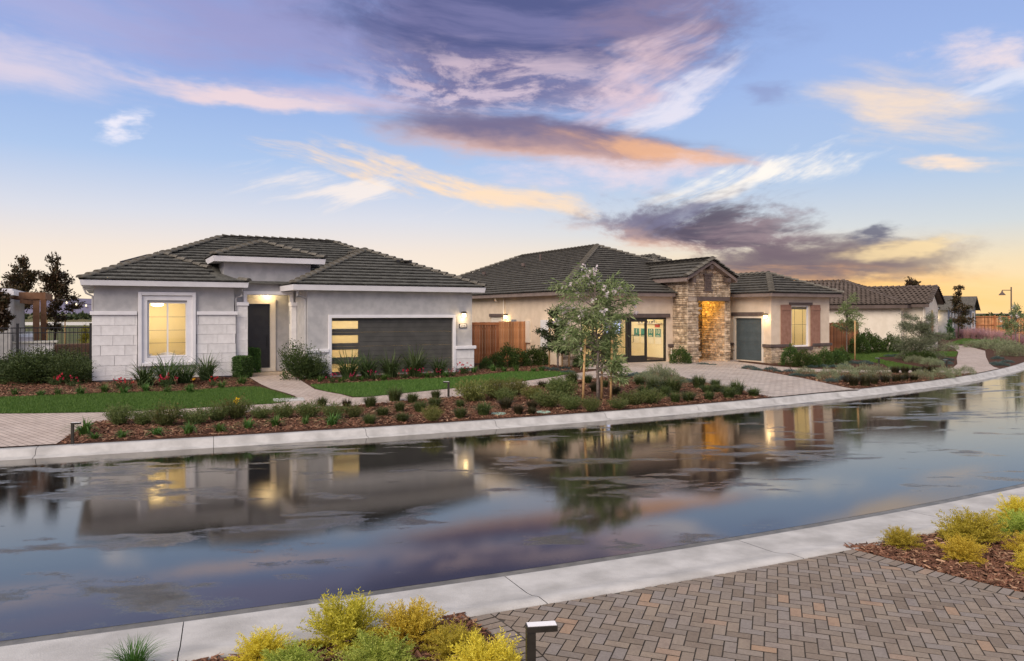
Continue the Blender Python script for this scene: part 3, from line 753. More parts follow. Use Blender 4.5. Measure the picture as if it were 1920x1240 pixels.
# ================================================================ house 1: grey stucco with white limestone
h1 = empty('grey_house', (-14.2, 25.26, 0), TH)
tag(h1, 'grey stucco house with white limestone panels, white fascias and a wide taupe garage door', 'house', 'houses along the street')
W1 = (1.69, 2.955, .775, 2.70)                         # bedroom window opening
mb = MB()
wall_front(mb, .04, 4.55, 0.0, 3.3, .05, .25, [W1])                                  # left bay
mb.box(.04, .24, .25, 13, 0, 3.3); mb.box(4.35, 4.55, .25, 1.3, 0, 3.3)
GD = (7.70, 12.58, 0.0, 2.13)
wall_front(mb, 6.84, 13.43, 0, 3.2, -1.615, -1.415, [GD])                            # garage
mb.box(6.84, 7.04, -1.415, 1.3, 0, 3.2); mb.box(13.23, 13.43, -1.415, 13, 0, 3.2)
wall_front(mb, 4.25, 7.44, 2.0, 4.25, .45, .65, [(5.05, 6.64, 1.9, 3.0)])            # raised entry
mb.box(4.25, 4.45, .65, 3, 3.2, 4.25); mb.box(7.24, 7.44, .65, 3, 3.2, 4.25)
wall_front(mb, 4.55, 6.84, .03, 3.4, 1.10, 1.3, [(5.07, 6.01, .19, 2.66)])           # porch back wall
mb.build('wall', M['stucco'], h1)
MB().box(.07, 4.52, .08, 3, -.3, -.002).box(6.87, 13.4, -1.58, 3, -.3, -.002).build('foundation', M['foundation'], h1)
# limestone blocks
holes1 = [(1.36, 3.26, .40, 3.1)]
veneer(h1, 0.0, 4.6, .02, 2.24, .05, .345, .68, M['limestone'], holes1, seed=3)
veneer(h1, .05, 1.2, .02, 2.24, .04, .345, .68, M['limestone'], axis='t', seed=4)
for q_ in ((-.07, 1.355, -.055, .05, 2.243, 2.37), (3.265, 4.67, -.055, .05, 2.243, 2.37), (-.07, .04, .052, 1.2, 2.243, 2.37)): MB().box(*q_).build('belt_course', M['white'], h1, bevel=.012)
veneer(h1, 6.80, 7.60, .10, .87, -1.617, .385, .68, M['limestone'], seed=5); veneer(h1, 12.68, 13.5, .10, .87, -1.617, .385, .68, M['limestone'], seed=6)
veneer(h1, -1.60, .4, .10, .87, 6.838, .385, .68, M['limestone'], axis='t', seed=8)
for q_ in ((6.76, 7.59, -1.735, -1.618, .873, 1.0), (12.69, 13.57, -1.735, -1.618, .873, 1.0)): MB().box(*q_).build('belt_course', M['white'], h1, bevel=.012)
for a, b, sd_ in ((4.585, 5.05, 9), (6.64, 6.835, 10)):
    pr = MB().box(a + .01, b - .01, .20, .60, 0, 2.6).build('column', M['limestone'], h1)
    veneer(pr, a, b, .0, 2.58, .20, .43, .8, M['limestone'], seed=sd_)
    MB().box(a - .02 if a > 5 else a, b + .03, .10, .62, 2.585, 2.72).build('capital', M['white'], pr, bevel=.01)
frame_rect(MB(), 4.93, 6.76, 2.4, 3.14, .385, .448, .13, False).build('entry_trim', M['white'], h1)
# bedroom window
wd = frame_rect(MB(), 1.388, 3.237, .46, 3.05, -.075, .048, .115).build('window_trim', M['white'], h1, bevel=.01)
frame_rect(MB(), 1.505, 3.12, .577, 2.933, -.005, .048, .17).build('surround', M['white'], wd)
win = frame_rect(MB(), 1.69, 2.955, .775, 2.70, .07, .13, .045).box(2.30, 2.35, .072, .125, .82, 2.655).build('window', M['white'], h1)
for a, b in ((1.735, 2.30), (2.35, 2.91)):
    MB().box(a, b, .094, .10, .82, 2.655).build('pane', M['glass'], win)
for zz in (1.25, 1.70, 2.17):
    MB().box(1.736, 2.299, .102, .112, zz, zz + .014).box(2.351, 2.909, .102, .112, zz, zz + .014).build('muntin', M['taupe'], win)
rm = room(h1, .3, 4.3, .26, 4.2, .1, 2.74, M['room'], M['roomfloor'])
lp = MB().lathe([(.0, 2.58), (.14, 2.585), (.22, 2.61), (.22, 2.70), (0, 2.71)], (2.15, 3.1), 20).build('ceiling_lamp', M['lamp'], rm, True)
lamp_light('room_light', (2.15, 2.6, 2.35), 78, rm, (1, .84, .56), .2)
bed = MB().box(1.0, 3.0, .9, 3.2, .15, .62).build('bed', M['bedlinen'], rm, bevel=.05)
for cx in (1.55, 2.35):
    MB().lathe([(0, .62), (.30, .66), (.36, .74), (.30, .84), (.12, .90), (0, .905)], (cx, .75), 14).build('pillow', M['bedlinen'], rm, True)
MB().box(3.4, 3.43, 4.17, 4.195, 1.2, 1.32).build('switch_plate', M['white'], rm)
# front door
fd = MB().box(5.07, 6.01, 1.13, 1.18, .20, 2.66).build('front_door', M['frontdoor'], h1)
for k in range(5): MB().box(5.13, 5.95, 1.118, 1.129, .30 + k * .47, .30 + k * .47 + .435).build('door_panel', M['frontdoor'], fd)
MB().tube([(5.90, 1.10, 1.0), (5.90, 1.06, 1.02), (5.90, 1.06, 1.42), (5.90, 1.10, 1.44)], .014, 6).build('door_handle', M['black'], fd)
frame_rect(MB(), 4.86, 6.22, .19, 2.87, 1.03, 1.099, .20, False).build('door_trim', M['creampaint'], h1)
MB().box(4.9, 6.2, .95, 1.099, .06, .188).build('door_sill', M['creampaint'], h1)
MB().box(4.56, 6.83, .0, 1.09, -.3, .05).build('porch', mat('porch_slab', (.38, .30, .22), (.46, .37, .28), 6, .8, .2), h1)
MB().box(4.46, 7.2, .66, 1.1, 3.22, 3.26).build('porch_ceiling', M['creampaint'], h1)
pl_ = MB().lathe([(0, 3.14), (.06, 3.145), (.07, 3.20), (0, 3.21)], (5.9, .88), 12).build('porch_lamp', M['lamp'], h1); lamp_light('porch_light', (5.9, .86, 3.08), 20, pl_, (1, .76, .40), .06)
# garage door: four sections with a stack of lights on the left
gd = empty('garage_door', (0, 0, 0), 0, h1)
for k in range(4):
    z0 = .004 + k * .532; z1 = z0 + .526
    p = MB(); wall_front(p, 7.70, 12.58, z0, z1, -1.53, -1.48, [(7.75, 8.74, z0 + .125, z0 + .42)]); po = p.build('door_section', M['garagedoor'], gd)
    MB().box(8.80, 12.56, -1.5335, -1.5305, z0 + .165, z0 + .172).box(8.80, 12.56, -1.5335, -1.5305, z0 + .345, z0 + .352).build('groove', M['black'], po)
    MB().box(7.752, 8.738, -1.51, -1.50, z0 + .127, z0 + .418).build('pane', M['frost'], po)
frame_rect(MB(), 7.59, 12.69, -.14, 2.245, -1.69, -1.616, .115, False).build('garage_trim', M['white'], h1, bevel=.008)
gr = room(h1, 7.3, 13.2, -1.40, 4.3, .01, 2.8, M['room'], M['roomfloor'], 'garage_room')
lamp_light('garage_light', (8.6, .6, 2.4), 120, gr, (1, .82, .50), .2)
MB().box(8.3, 9.6, 3.6, 4.2, .02, 1.1).build('workbench', M['stake'], gr)
sconce(h1, (13.02, -1.617, 2.28), watts=8)
pq = MB().box(12.86, 13.18, -1.65, -1.618, 1.72, 1.89).build('number_plaque', M['bronze'], h1)
MB().box(12.885, 13.155, -1.656, -1.651, 1.745, 1.865).build('plaque_face', M['whitebox'], pq)
text_obj('2146', .11, (13.02, -1.658, 1.80), (R(90), 0, 0), M['black'], pq)
# downspouts
downspout(h1, [(6.45, -1.75, 3.12), (6.45, -1.70, 2.95), (6.80, -1.45, 2.85), (6.80, -1.45, 0.1)], M['stucco'])
downspout(h1, [(4.80, -.2, 3.2), (4.80, -.1, 2.95), (4.62, .12, 2.88), (4.60, .14, .05)], M['stucco'])
downspout(h1, [(-.28, .6, 3.2), (-.2, .6, 3.0), (.0, .6, 2.9), (.0, .6, 2.4)], M['stucco'])
# roofs
rf = Roof(h1, M['rooftile'], M['rooftile'], M['capdark'])
p = .42; zl, zg, zt = 3.43, 3.34, 4.41
vb = rf.volume(lambda s, t: min(zl + p * (s + .35), zl + p * (4.99 - s), zl + p * (t + .35)) if -.35 < s < 4.99 and -.35 < t < 2.87 else -9)
vm_ = rf.volume(hipvol(-.35, 13.86, .2, 11.4, zl, p, .53, .40, .40))
vg = rf.volume(lambda s, t: min(zg + p * (s - 6.25), zg + p * (13.86 - s), zg + p * (t + 1.965)) if 6.25 < s < 13.86 and -1.965 < t < 4.6 else -9)
vt = rf.volume(lambda s, t: min(zt + .35 * (s - 3.83), zt + .35 * (7.90 - s), zt + .35 * (t - 0)) if 3.83 < s < 7.9 and 0 < t < 5 else -9)
za = zl + p * 2.67
rf.plane([(-.35, -.35, zl), (4.99, -.35, zl), (2.32, 2.32, za)], vb)
rf.plane([(-.35, .2, zl), (-.35, -.35, zl), (2.32, 2.32, za), (2.32, 2.87, za)], vb)
rf.plane([(4.99, -.35, zl), (4.99, .2, zl), (2.32, 2.87, za), (2.32, 2.32, za)], vb)
rf.cap((-.35, -.35, zl), (2.32, 2.32, za)); rf.cap((4.99, -.35, zl), (2.32, 2.32, za)); rf.cap((2.32, 2.32, za), (2.32, 2.87, za))
rz = 5.62; rl, rr_, rt = -.35 + (rz - zl) / p, 9.75, 5.8
rf.plane([(-.35, .2, zl), (13.86, .2, zl), (rr_, rt, rz), (rl, rt, rz)], vm_)
rf.plane([(-.35, 11.4, zl), (-.35, .2, zl), (rl, rt, rz)], vm_)
rf.plane([(13.86, .2, zl), (13.86, 11.4, zl), (rr_, rt, rz)], vm_)
rf.plane([(13.86, 11.4, zl), (-.35, 11.4, zl), (rl, rt, rz), (rr_, rt, rz)], vm_)
rf.cap((2.32, 2.87, za), (rl, rt, rz)); rf.cap((rl, rt, rz), (rr_, rt, rz)); rf.cap((13.86, .2, zl), (rr_, rt, rz)); rf.cap((13.86, 11.4, zl), (rr_, rt, rz)); rf.cap((-.35, 11.4, zl), (rl, rt, rz))
gs, gt, gtop = 10.055, 1.84, zg + p * 3.805
rf.plane([(6.25, -1.965, zg), (13.86, -1.965, zg), (gs, gt, gtop)], vg)
rf.plane([(6.25, 4.6, zg), (6.25, -1.965, zg), (gs, gt, gtop), (gs, 4.6, gtop)], vg)
rf.plane([(13.86, -1.965, zg), (13.86, 4.6, zg), (gs, 4.6, gtop), (gs, gt, gtop)], vg)
rf.cap((6.25, -1.965, zg), (gs, gt, gtop)); rf.cap((13.86, -1.965, zg), (gs, gt, gtop)); rf.cap((gs, gt, gtop), (gs, 4.6, gtop))
ts, tt, tz = 5.865, 2.035, zt + .35 * 2.035
rf.plane([(3.83, 0, zt), (7.9, 0, zt), (ts, tt, tz)], vt)
rf.plane([(3.83, 5, zt), (3.83, 0, zt), (ts, tt, tz), (ts, 5, tz)], vt)
rf.plane([(7.9, 0, zt), (7.9, 5, zt), (ts, 5, tz), (ts, tt, tz)], vt)
rf.cap((3.83, 0, zt), (ts, tt, tz)); rf.cap((7.9, 0, zt), (ts, tt, tz)); rf.cap((ts, tt, tz), (ts, 5, tz))
roof1 = rf.finish()
def eaves(parent, rect, z0, z1, m, lip=.035, inset=.03, soff=None):
    f = MB().ring(rect, (rect[0] + inset, rect[1] - inset, rect[2] + inset, rect[3] - inset), z0, z1, lip).build('fascia', m, parent)
    i2 = inset + .001
    MB().box(rect[0] + i2, rect[1] - i2, rect[2] + i2, rect[3] - i2, z0 + .02, z0 + .045).build('soffit', soff or m, parent); return f
eaves(h1, (-.33, 4.97, -.33, 5.0), 3.245, 3.425, M['white']); eaves(h1, (6.27, 13.84, -1.945, 5.2), 3.14, 3.335, M['white']); eaves(h1, (3.85, 7.88, .02, 5.1), 4.205, 4.405, M['white'])
eaves(h1, (-.31, 13.80, 5.3, 11.36), 3.24, 3.42, M['white'])
for s_, t_, z_ in ((8.0, 4.6, 5.10), (11.2, .3, 4.40)):          # low tile vents
    v_ = MB().box(s_ - .35, s_ + .35, t_ - .12, t_ + .12, z_ + .06, z_ + .10).build('roof_vent', M['rooftile'], roof1); v_.rotation_euler = (0, 0, 0)
    for q in (-.33, .21): MB().box(s_ + q, s_ + q + .12, t_ - .125, t_ - .12, z_ + .0, z_ + .11).build('vent_slot', M['black'], v_)
sp = MB().box(-.5, .5, -.8, .8, 0, .04).build('solar_panel', M['solar'], roof1)
sp.location = (1.35, 4.2, 4.42); sp.rotation_euler = (0, R(-18), 0)

# ================================================================ house 2: cream stucco, stone tower
h2 = empty('cream_house', (2.27, 33.11, 0), TH)
tag(h2, 'cream stucco house with a stone entry tower, glass sales office front and rust shutters', 'house', 'houses along the street')
OF = (.95, 5.86, .0, 2.10)
mb = MB()
wall_front(mb, 0, 6.27, -.3, 3.15, 0, .2, [OF]); mb.box(0, .2, .2, 21, -.3, 3.15)
GD2 = (-2.19, -.46, 0.0, 2.18)
g2 = swap(wall_front(MB(), -2.75, 2.0, -.3, 3.15, 9.9, 10.1, [GD2])); o_ = len(mb.v); mb.v += g2.v; mb.f += [tuple(i + o_ for i in f) for f in g2.f]
WW = (11.27, 12.5, .69, 2.70)
wall_front(mb, 10.1, 13.97, -.3, 3.15, -2.75, -2.55, [WW]); mb.box(13.77, 13.97, -2.55, 12, -.3, 3.15)
mb.build('wall', M['cream'], h2)
# tower core
tw = MB(); wall_front(tw, 6.29, 8.98, -.3, 3.9, -1.0, -.35, [(6.96, 8.67, -.4, 2.90)])
tw.box(6.29, 6.94, -.35, .6, -.3, 3.9); tw.box(8.69, 8.98, -.35, .6, -.3, 3.9)
tw.v += []; tower = tw.build('entry_tower', M['mortar'], h2)
gbl = MB(); i0 = 0
gbl.face([(6.29, -1.0, 3.9), (8.98, -1.0, 3.9), (8.98, -1.0, 4.0), (7.5, -1.0, 4.75), (6.29, -1.0, 4.05)]).face([(6.29, -1.0, 3.9), (6.29, -1.0, 4.05), (6.29, 2.0, 4.05), (6.29, 2.0, 3.9)]).build('gable', M['mortar'], tower)
MB().box(6.30, 9.6, 1.35, 1.5, -.3, 2.95).build('alcove_wall', M['mortar'], tower)
MB().box(6.30, 9.0, -.34, 1.5, 2.92, 2.98).build('alcove_ceiling', M['cream'], tower)
MB().box(6.30, 9.6, -1.0, 1.5, -.3, -.012).build('alcove_floor', M['walk'], tower)
# ledger stones: the ones that show largest are pieces of their own
stones = []
def ledger(fn, s0, s1, z0, z1, seed, keep=None):
    rnd = random.Random(seed); z = z0
    while z < z1 - .03:
        h = rnd.choice((.075, .10, .10, .13, .15)); h = min(h, z1 - z); x = s0
        while x < s1 - .01:
            w_ = rnd.uniform(.16, .46); xe = min(x + w_, s1)
            if s1 - xe < .08: xe = s1
            if keep is None or keep((x + xe) / 2, z + h / 2): stones.append((fn, x, xe - .012, z, z + h - .012, rnd.uniform(.02, .06)))
            x = xe
        z += h
fr = lambda t: (lambda x, z, d: (x, t - d, z))
sdl = lambda s: (lambda x, z, d: (s - d, x, z))
open_ = lambda x, z: not (6.94 < x < 8.69 and z < 3.10)
gabl = lambda x, z: open_(x, z) and z < min(4.72 - (abs(x - 7.5)) * .52, 4.6)
ledger(fr(-1.0), 6.26, 8.98, -.12, 2.90, 1, lambda x, z: x < 6.96); ledger(fr(-1.0), 8.69, 9.0, -.12, 2.90, 2)
ledger(fr(-1.0), 6.26, 9.0, 3.1, 4.75, 3, gabl)
ledger(sdl(6.29), -1.03, .02, -.12, 4.0, 4)                               # left flank of the tower
ledger(sdl(6.29), .02, 2.4, 3.1, 4.0, 14)
ledger(sdl(8.69), -1.0, .58, -.05, 2.9, 5)                                # right jamb of the entry
ledger(fr(1.35), 6.5, 9.5, -.05, 2.9, 6)                                  # back of the entry
ledger(sdl(9.9), -.44, 1.0, -.12, .69, 7); ledger(sdl(9.9), -2.78, -2.32, -.12, .69, 8)
ledger(fr(-2.75), 9.86, 14.0, -.12, .56, 9); ledger(fr(-2.75), 9.86, 11.1, .56, .69, 10); ledger(fr(-2.75), 12.7, 14.0, .56, .69, 11)
ledger(fr(0), -.04, .80, -.12, .69, 12); ledger(fr(0), 5.95, 6.25, -.12, .69, 13)
def stone_box(mb, st):
    fn, a, b, c, d, dp = st; q = .01
    pts = [fn(a, c, -.01), fn(b, c, -.01), fn(b, d, -.01), fn(a, d, -.01), fn(a + q, c + q, dp), fn(b - q, c + q, dp * .93), fn(b - q, d - q, dp), fn(a + q, d - q, dp * 1.05)]
    i = len(mb.v); mb.v += pts; mb.f += [tuple(i + k for k in f) for f in ((4, 5, 6, 7), (0, 1, 5, 4), (1, 2, 6, 5), (2, 3, 7, 6), (3, 0, 4, 7))]
stones.sort(key=lambda q: -(q[2] - q[1]) * (q[4] - q[3]))
for st in stones[:300]:
    m_ = MB(); stone_box(m_, st); m_.build('stone', M['stone'], tower)
m_ = MB()
for st in stones[300:]: stone_box(m_, st)
tag(m_.build('stone_field', M['stone'], tower), kind='stuff')
al = MB().lathe([(0, 2.82), (.07, 2.83), (.08, 2.91), (0, 2.915)], (7.6, .7), 12).build('alcove_lamp', M['lamp'], tower)
lamp_light('alcove_light', (7.7, .35, 2.70), 75, al, (1, .55, .08), .06)
MB().box(6.86, 8.86, -1.14, -.9, 2.90, 3.09).build('lintel', M['brown'], tower, bevel=.01)
lv = frame_rect(MB(), 7.30, 7.70, 3.45, 4.12, -1.10, -1.03, .05).build('gable_vent', M['brown'], tower)
for k in range(7): MB().box(7.352, 7.648, -1.09, -1.04, 3.51 + k * .08, 3.57 + k * .08).build('louvre', M['brown'], lv)
MB().box(7.22, 7.78, -1.13, -1.04, 3.36, 3.445).box(7.22, 7.78, -1.13, -1.04, 4.125, 4.19).build('vent_trim', M['brown'], lv)
for s_, z_ in ((6.42, 3.86), (7.5, 4.50), (8.62, 3.9)): MB().box(s_ - .09, s_ + .09, -1.36, -1.0, z_ - .1, z_ + .1).build('corbel', M['brown'], tower)
# belt caps
for q_ in ((5.95, 6.28, -.09, -.001, .70, .83), (-.09, .83, -.09, -.001, .70, .83), (9.78, 9.899, -2.84, -2.30, .70, .83), (9.78, 9.899, -.42, .1, .70, .83), (9.9, 11.1, -2.86, -2.751, .70, .83), (12.66, 14.07, -2.86, -2.751, .70, .83)): MB().box(*q_).build('belt_course', M['brown'], h2, bevel=.008)
# office front
of = empty('glass_front', (0, 0, 0), 0, h2)
fm = MB(); frame_rect(fm, .95, 5.86, 0, 2.10, .03, .13, .09)
mulls = (1.60, 2.55, 3.50, 3.63, 4.62)
for x in mulls: fm.box(x, x + .09, .032, .128, .09, 2.01)
fm.build('frame', M['bronze'], of)
def leafdoor(x0, x1):
    d = empty('glass_door', (0, 0, 0), 0, of)
    MB().box(x0, x0 + .1, .02, .029, .02, 2.03).box(x1 - .1, x1, .02, .029, .02, 2.03).box(x0 + .1, x1 - .1, .02, .029, 1.91, 2.03).box(x0 + .1, x1 - .1, .02, .029, .02, .32).build('door_frame', M['bronze'], d)
    MB().tube([(x0 + .14, .0, .95), (x0 + .14, -.06, .96), (x0 + .14, -.06, 1.28), (x0 + .14, .0, 1.3)], .013, 6).build('door_handle', M['bronze'], d)
    MB().box(x0 + .1, x1 - .1, .04, .06, 1.27, 1.30).build('push_bar', M['bronze'], d)
leafdoor(3.68, 4.66)
edges = [1.04, *sum(([x, x + .09] for x in mulls), []), 5.77]
for a, b in zip(edges[::2], edges[1::2]):
    if b - a > .1: MB().box(a, b, .075, .085, .09, 2.01).build('pane', M['glass'], of)
MB().box(.70, 6.02, -.10, -.002, 2.105, 2.29).build('lintel', M['brown'], h2, bevel=.012)
rm2 = room(h2, .4, 5.98, .22, 3.6, .0, 2.75, M['room'], M['roomfloor'], 'sales_office')
MB().box(5.95, 5.979, .23, 3.58, .0, .14).box(.41, 5.9, 3.57, 3.599, 0, .14).build('baseboard', M['brown'], rm2)
lamp_light('office_light', (4.4, 1.6, 2.45), 85, rm2, (1, .87, .62), .25); lamp_light('office_light', (1.9, 1.7, 2.45), 60, rm2, (1, .87, .62), .25)
for k, tx in enumerate(('10', '10', '', '1')):
    t0 = .52 + k * .56
    po = MB().box(5.955, 5.975, t0, t0 + .44, .80, 1.56).build('poster', M['paper'], rm2)
    MB().box(5.945, 5.954, t0 + .015, t0 + .425, 1.14, 1.545).build('poster_head', M['tealposter'], po)
    if tx: text_obj(tx, .30, (5.94, t0 + .22, 1.40), (R(90), 0, R(-90)), M['paper'], po)
    MB().box(5.939, 5.944, t0 + .10, t0 + .34, 1.20, 1.22).box(5.939, 5.944, t0 + .07, t0 + .37, 1.165, 1.182).build('print_line', M['paper'], po)
sg = MB().box(5.95, 5.97, .62, .98, 1.62, 1.76).build('red_sign', M['red'], rm2)
shf = MB().box(5.80, 5.975, .45, 2.3, 1.80, 1.83).build('shelf', M['white'], rm2)
for k, (tt_, hh_, mm_) in enumerate(((.95, .20, M['greybox']), (1.1, .12, M['frontdoor']), (1.3, .10, M['greybox']), (1.5, .14, M['brown']), (1.9, .12, M['frontdoor']), (2.15, .10, M['brown']))):
    MB().lathe([(0, 1.832), (.035, 1.832), (.04, 1.832 + hh_ * .6), (.018, 1.832 + hh_ * .8), (.018, 1.832 + hh_), (0, 1.832 + hh_)], (5.88, tt_), 10).build('shelf_ornament', mm_, rm2)
tv = MB().box(4.75, 5.75, 3.52, 3.565, 1.25, 1.95).build('screen', M['screen'], rm2); frame_rect(MB(), 4.72, 5.78, 1.22, 1.98, 3.51, 3.56, .03).build('screen_bezel', M['black'], tv)
for k, (a, b) in enumerate(((1.2, 2.2), (2.6, 3.4))): MB().box(a, b, 3.55, 3.58, .95, 1.6).build('display_board', M['tealposter'], rm2)
# side wall fittings
zz2 = lambda *a: MB().box(*a)
bx = zz2(-.12, -.002, 4.3, 4.62, 1.55, 2.0).build('meter_box', M['greybox'], h2); MB().box(-.17, -.122, 4.36, 4.56, 1.2, 1.6).build('meter_dial', M['greybox'], bx); MB().box(-.125, -.121, 4.38, 4.5, 1.68, 1.78).build('sticker', M['red'], bx)
zz2(-.09, -.002, 2.9, 3.5, .9, 1.95).build('cabinet', M['creampaint'], h2)
mc = zz2(-.14, -.002, 1.0, 1.75, .75, 2.0).build('meter_cabinet', M['whitebox'], h2); MB().lathe([(0, 0), (.09, 0), (.09, .08), (0, .08)], (0, 0), 14).build('dial', M['greybox'], mc).matrix_local = Matrix.Translation((-.14, 1.4, 1.5)) @ Matrix.Rotation(R(-90), 4, 'Y')
sdw = swap(frame_rect(MB(), 5.9, 7.0, -.1, 2.1, -.03, -.002, .12, False)).build('door_trim', M['creampaint'], h2); MB().box(-.02, -.003, 6.02, 6.88, -.1, 1.98).build('side_door', M['creampaint'], h2)
MB().box(-.09, -.002, 5.75, 7.15, 2.12, 2.28).build('side_lintel', M['brown'], h2)
sconce(h2, (-.002, 5.25, 2.18), 't', 9); sconce(h2, (-.002, .55, 2.10), 't', 7)
downspout(h2, [(-.05, 5.55, 3.05), (-.05, 5.55, -.1)], M['creampaint']); downspout(h2, [(-.3, 6.1, 3.08), (-.2, 6.1, 2.9)], M['creampaint'])
downspout(h2, [(6.33, -.12, 3.06), (6.33, -.08, 2.9), (6.32, -.06, .05)], M['creampaint'], .045)
downspout(h2, [(9.58, .05, 3.05), (9.6, .02, 2.8), (9.82, -.06, 2.74), (9.84, -.06, .05)], M['creampaint'], .045)
MB().tube([(6.05, -.14, -.1), (6.05, -.14, .62)], .028, 6).build('pipe', M['creampaint'], h2); MB().tube([(6.12, -.14, -.1), (6.12, -.14, .35), (6.2, -.14, .36)], .02, 6).build('pipe', M['creampaint'], h2)
# side-loading cart garage door
d2 = empty('cart_door', (0, 0, 0), 0, h2)
for k in range(5):
    z0 = .004 + k * .436; s_ = MB().box(9.96, 10.0, -2.19, -.46, z0, z0 + .43).build('door_section', M['teal_door'], d2)
    for q in range(3):
        y0 = -2.14 + q * .56
        MB().ring((y0, y0 + .50, z0 + .06, z0 + .37), (y0 + .03, y0 + .47, z0 + .09, z0 + .34), 0, .008).build('raised_panel', M['teal_door'], s_).matrix_local = Matrix(((0, 0, -1, 9.96), (1, 0, 0, 0), (0, 1, 0, 0), (0, 0, 0, 1)))
MB().box(9.80, 9.898, -2.30, -.26, 2.185, 2.36).build('lintel', M['brown'], h2, bevel=.01)
swap(frame_rect(MB(), -2.30, -.35, -.1, 2.183, 9.86, 9.898, .11, False)).build('garage_trim', M['creampaint'], h2)
MB().box(10.02, 10.06, -2.2, -.4, 0, 2.2).build('door_backing', M['teal_door'], h2)
sconce(h2, (9.898, -2.50, 2.20), 't', 8)
# bedroom window with shutters
w2 = frame_rect(MB(), 11.27, 12.5, .69, 2.70, -2.70, -2.62, .07).build('window', M['white'], h2)
MB().box(11.34, 12.43, -2.665, -2.655, .76, 2.63).build('pane', M['glass'], w2)
MB().box(11.60, 11.612, -2.652, -2.640, .76, 2.63).box(12.16, 12.172, -2.652, -2.640, .76, 2.63).box(11.34, 12.43, -2.652, -2.641, 1.75, 1.762).box(11.34, 12.43, -2.652, -2.641, 2.50, 2.62).build('muntin', M['black'], w2)
MB().box(11.10, 12.66, -2.86, -2.751, .565, .688).build('window_sill', M['brown'], h2); MB().box(11.10, 12.66, -2.84, -2.751, 2.71, 2.83).build('window_head', M['brown'], h2)
for x0 in (10.52, 12.58):
    sh = empty('shutter', (0, 0, 0), 0, h2)
    for k in range(5): MB().box(x0 + k * .137, x0 + k * .137 + .128, -2.80, -2.765, .60, 2.72).build('board', M['shutter'], sh)
    for zz in (.72, 2.45): MB().box(x0 - .005, x0 + .68, -2.825, -2.801, zz, zz + .13).build('batten', M['shutter'], sh)
rm3 = room(h2, 10.2, 13.7, -2.54, .8, .1, 2.9, M['room'], M['roomfloor']); lamp_light('room_light', (12.0, -.9, 2.5), 55, rm3, (1, .86, .58), .2)
# roofs
rf = Roof(h2, M['rooftile2'], M['rooftile2'], M['capdark'])
ze, pz = 3.27, .42
v0 = rf.volume(hipvol(-.45, 12.6, -.45, 21.4, ze, pz, pz, pz, pz))
vtw = rf.volume(lambda s, t: 4.84 - .53 * abs(s - 7.5) if 5.9 < s < 9.1 and -1.4 < t < 4.5 else -9)
vw = rf.volume(lambda s, t: min(ze + pz * (s - 9.45), ze + pz * (14.42 - s), ze + pz * (t + 3.2)) if 9.45 < s < 14.42 and -3.2 < t < 4.5 else -9)
vx = rf.volume(lambda s, t: min(ze + .653 * (s - 6.98), ze + .653 * (14.42 - s), ze + pz * (t - 1.1)) if 6.98 < s < 14.42 and 1.1 < t < 14 else -9)
hw = 6.525; ap, rz2 = 6.075, ze + pz * hw; bt = 21.4 - hw
rf.plane([(-.45, -.45, ze), (12.6, -.45, ze), (ap, ap, rz2)], v0)
rf.plane([(-.45, 21.4, ze), (-.45, -.45, ze), (ap, ap, rz2), (ap, bt, rz2)], v0)
rf.plane([(12.6, -.45, ze), (12.6, 21.4, ze), (ap, bt, rz2), (ap, ap, rz2)], v0)
rf.plane([(12.6, 21.4, ze), (-.45, 21.4, ze), (ap, bt, rz2)], v0)
rf.cap((-.45, -.45, ze), (ap, ap, rz2)); rf.cap((12.6, -.45, ze), (ap, ap, rz2)); rf.cap((ap, ap, rz2), (ap, bt, rz2)); rf.cap((-.45, 21.4, ze), (ap, bt, rz2))
te = 4.84 - .53 * 1.6
rf.plane([(5.9, 4.5, te), (5.9, -1.4, te), (7.5, -1.4, 4.84), (7.5, 4.5, 4.84)], vtw); rf.plane([(9.1, -1.4, te), (9.1, 4.5, te), (7.5, 4.5, 4.84), (7.5, -1.4, 4.84)], vtw)
rf.cap((7.5, -1.4, 4.86), (7.5, 4.5, 4.86))
rf.cap((5.9, -1.36, te + .02), (7.5, -1.36, 4.86)); rf.cap((9.1, -1.36, te + .02), (7.5, -1.36, 4.86))
ws, wt, wz = 11.935, -.715, ze + pz * 2.485
rf.plane([(9.45, -3.2, ze), (14.42, -3.2, ze), (ws, wt, wz)], vw); rf.plane([(9.45, 4.5, ze), (9.45, -3.2, ze), (ws, wt, wz), (ws, 4.5, wz)], vw); rf.plane([(14.42, -3.2, ze), (14.42, 4.5, ze), (ws, 4.5, wz), (ws, wt, wz)], vw)
rf.cap((9.45, -3.2, ze), (ws, wt, wz)); rf.cap((14.42, -3.2, ze), (ws, wt, wz)); rf.cap((ws, wt, wz), (ws, 4.5, wz))
rf.plane([(6.98, 1.1, ze), (14.42, 1.1, ze), (10.7, 6.9, 5.7)], vx); rf.plane([(6.98, 14, ze), (6.98, 1.1, ze), (10.7, 6.9, 5.7), (10.7, 14, 5.7)], vx); rf.plane([(14.42, 1.1, ze), (14.42, 14, ze), (10.7, 14, 5.7), (10.7, 6.9, 5.7)], vx)
rf.cap((6.98, 1.1, ze), (10.7, 6.9, 5.7)); rf.cap((14.42, 1.1, ze), (10.7, 6.9, 5.7)); rf.cap((10.7, 6.9, 5.7), (10.7, 14, 5.7))
roof2 = rf.finish()
eaves(h2, (-.43, 6.05, -.43, 21.3), 3.10, 3.265, M['taupe'], 0.0); eaves(h2, (9.47, 14.40, -3.18, 12), 3.10, 3.265, M['taupe'], 0.)
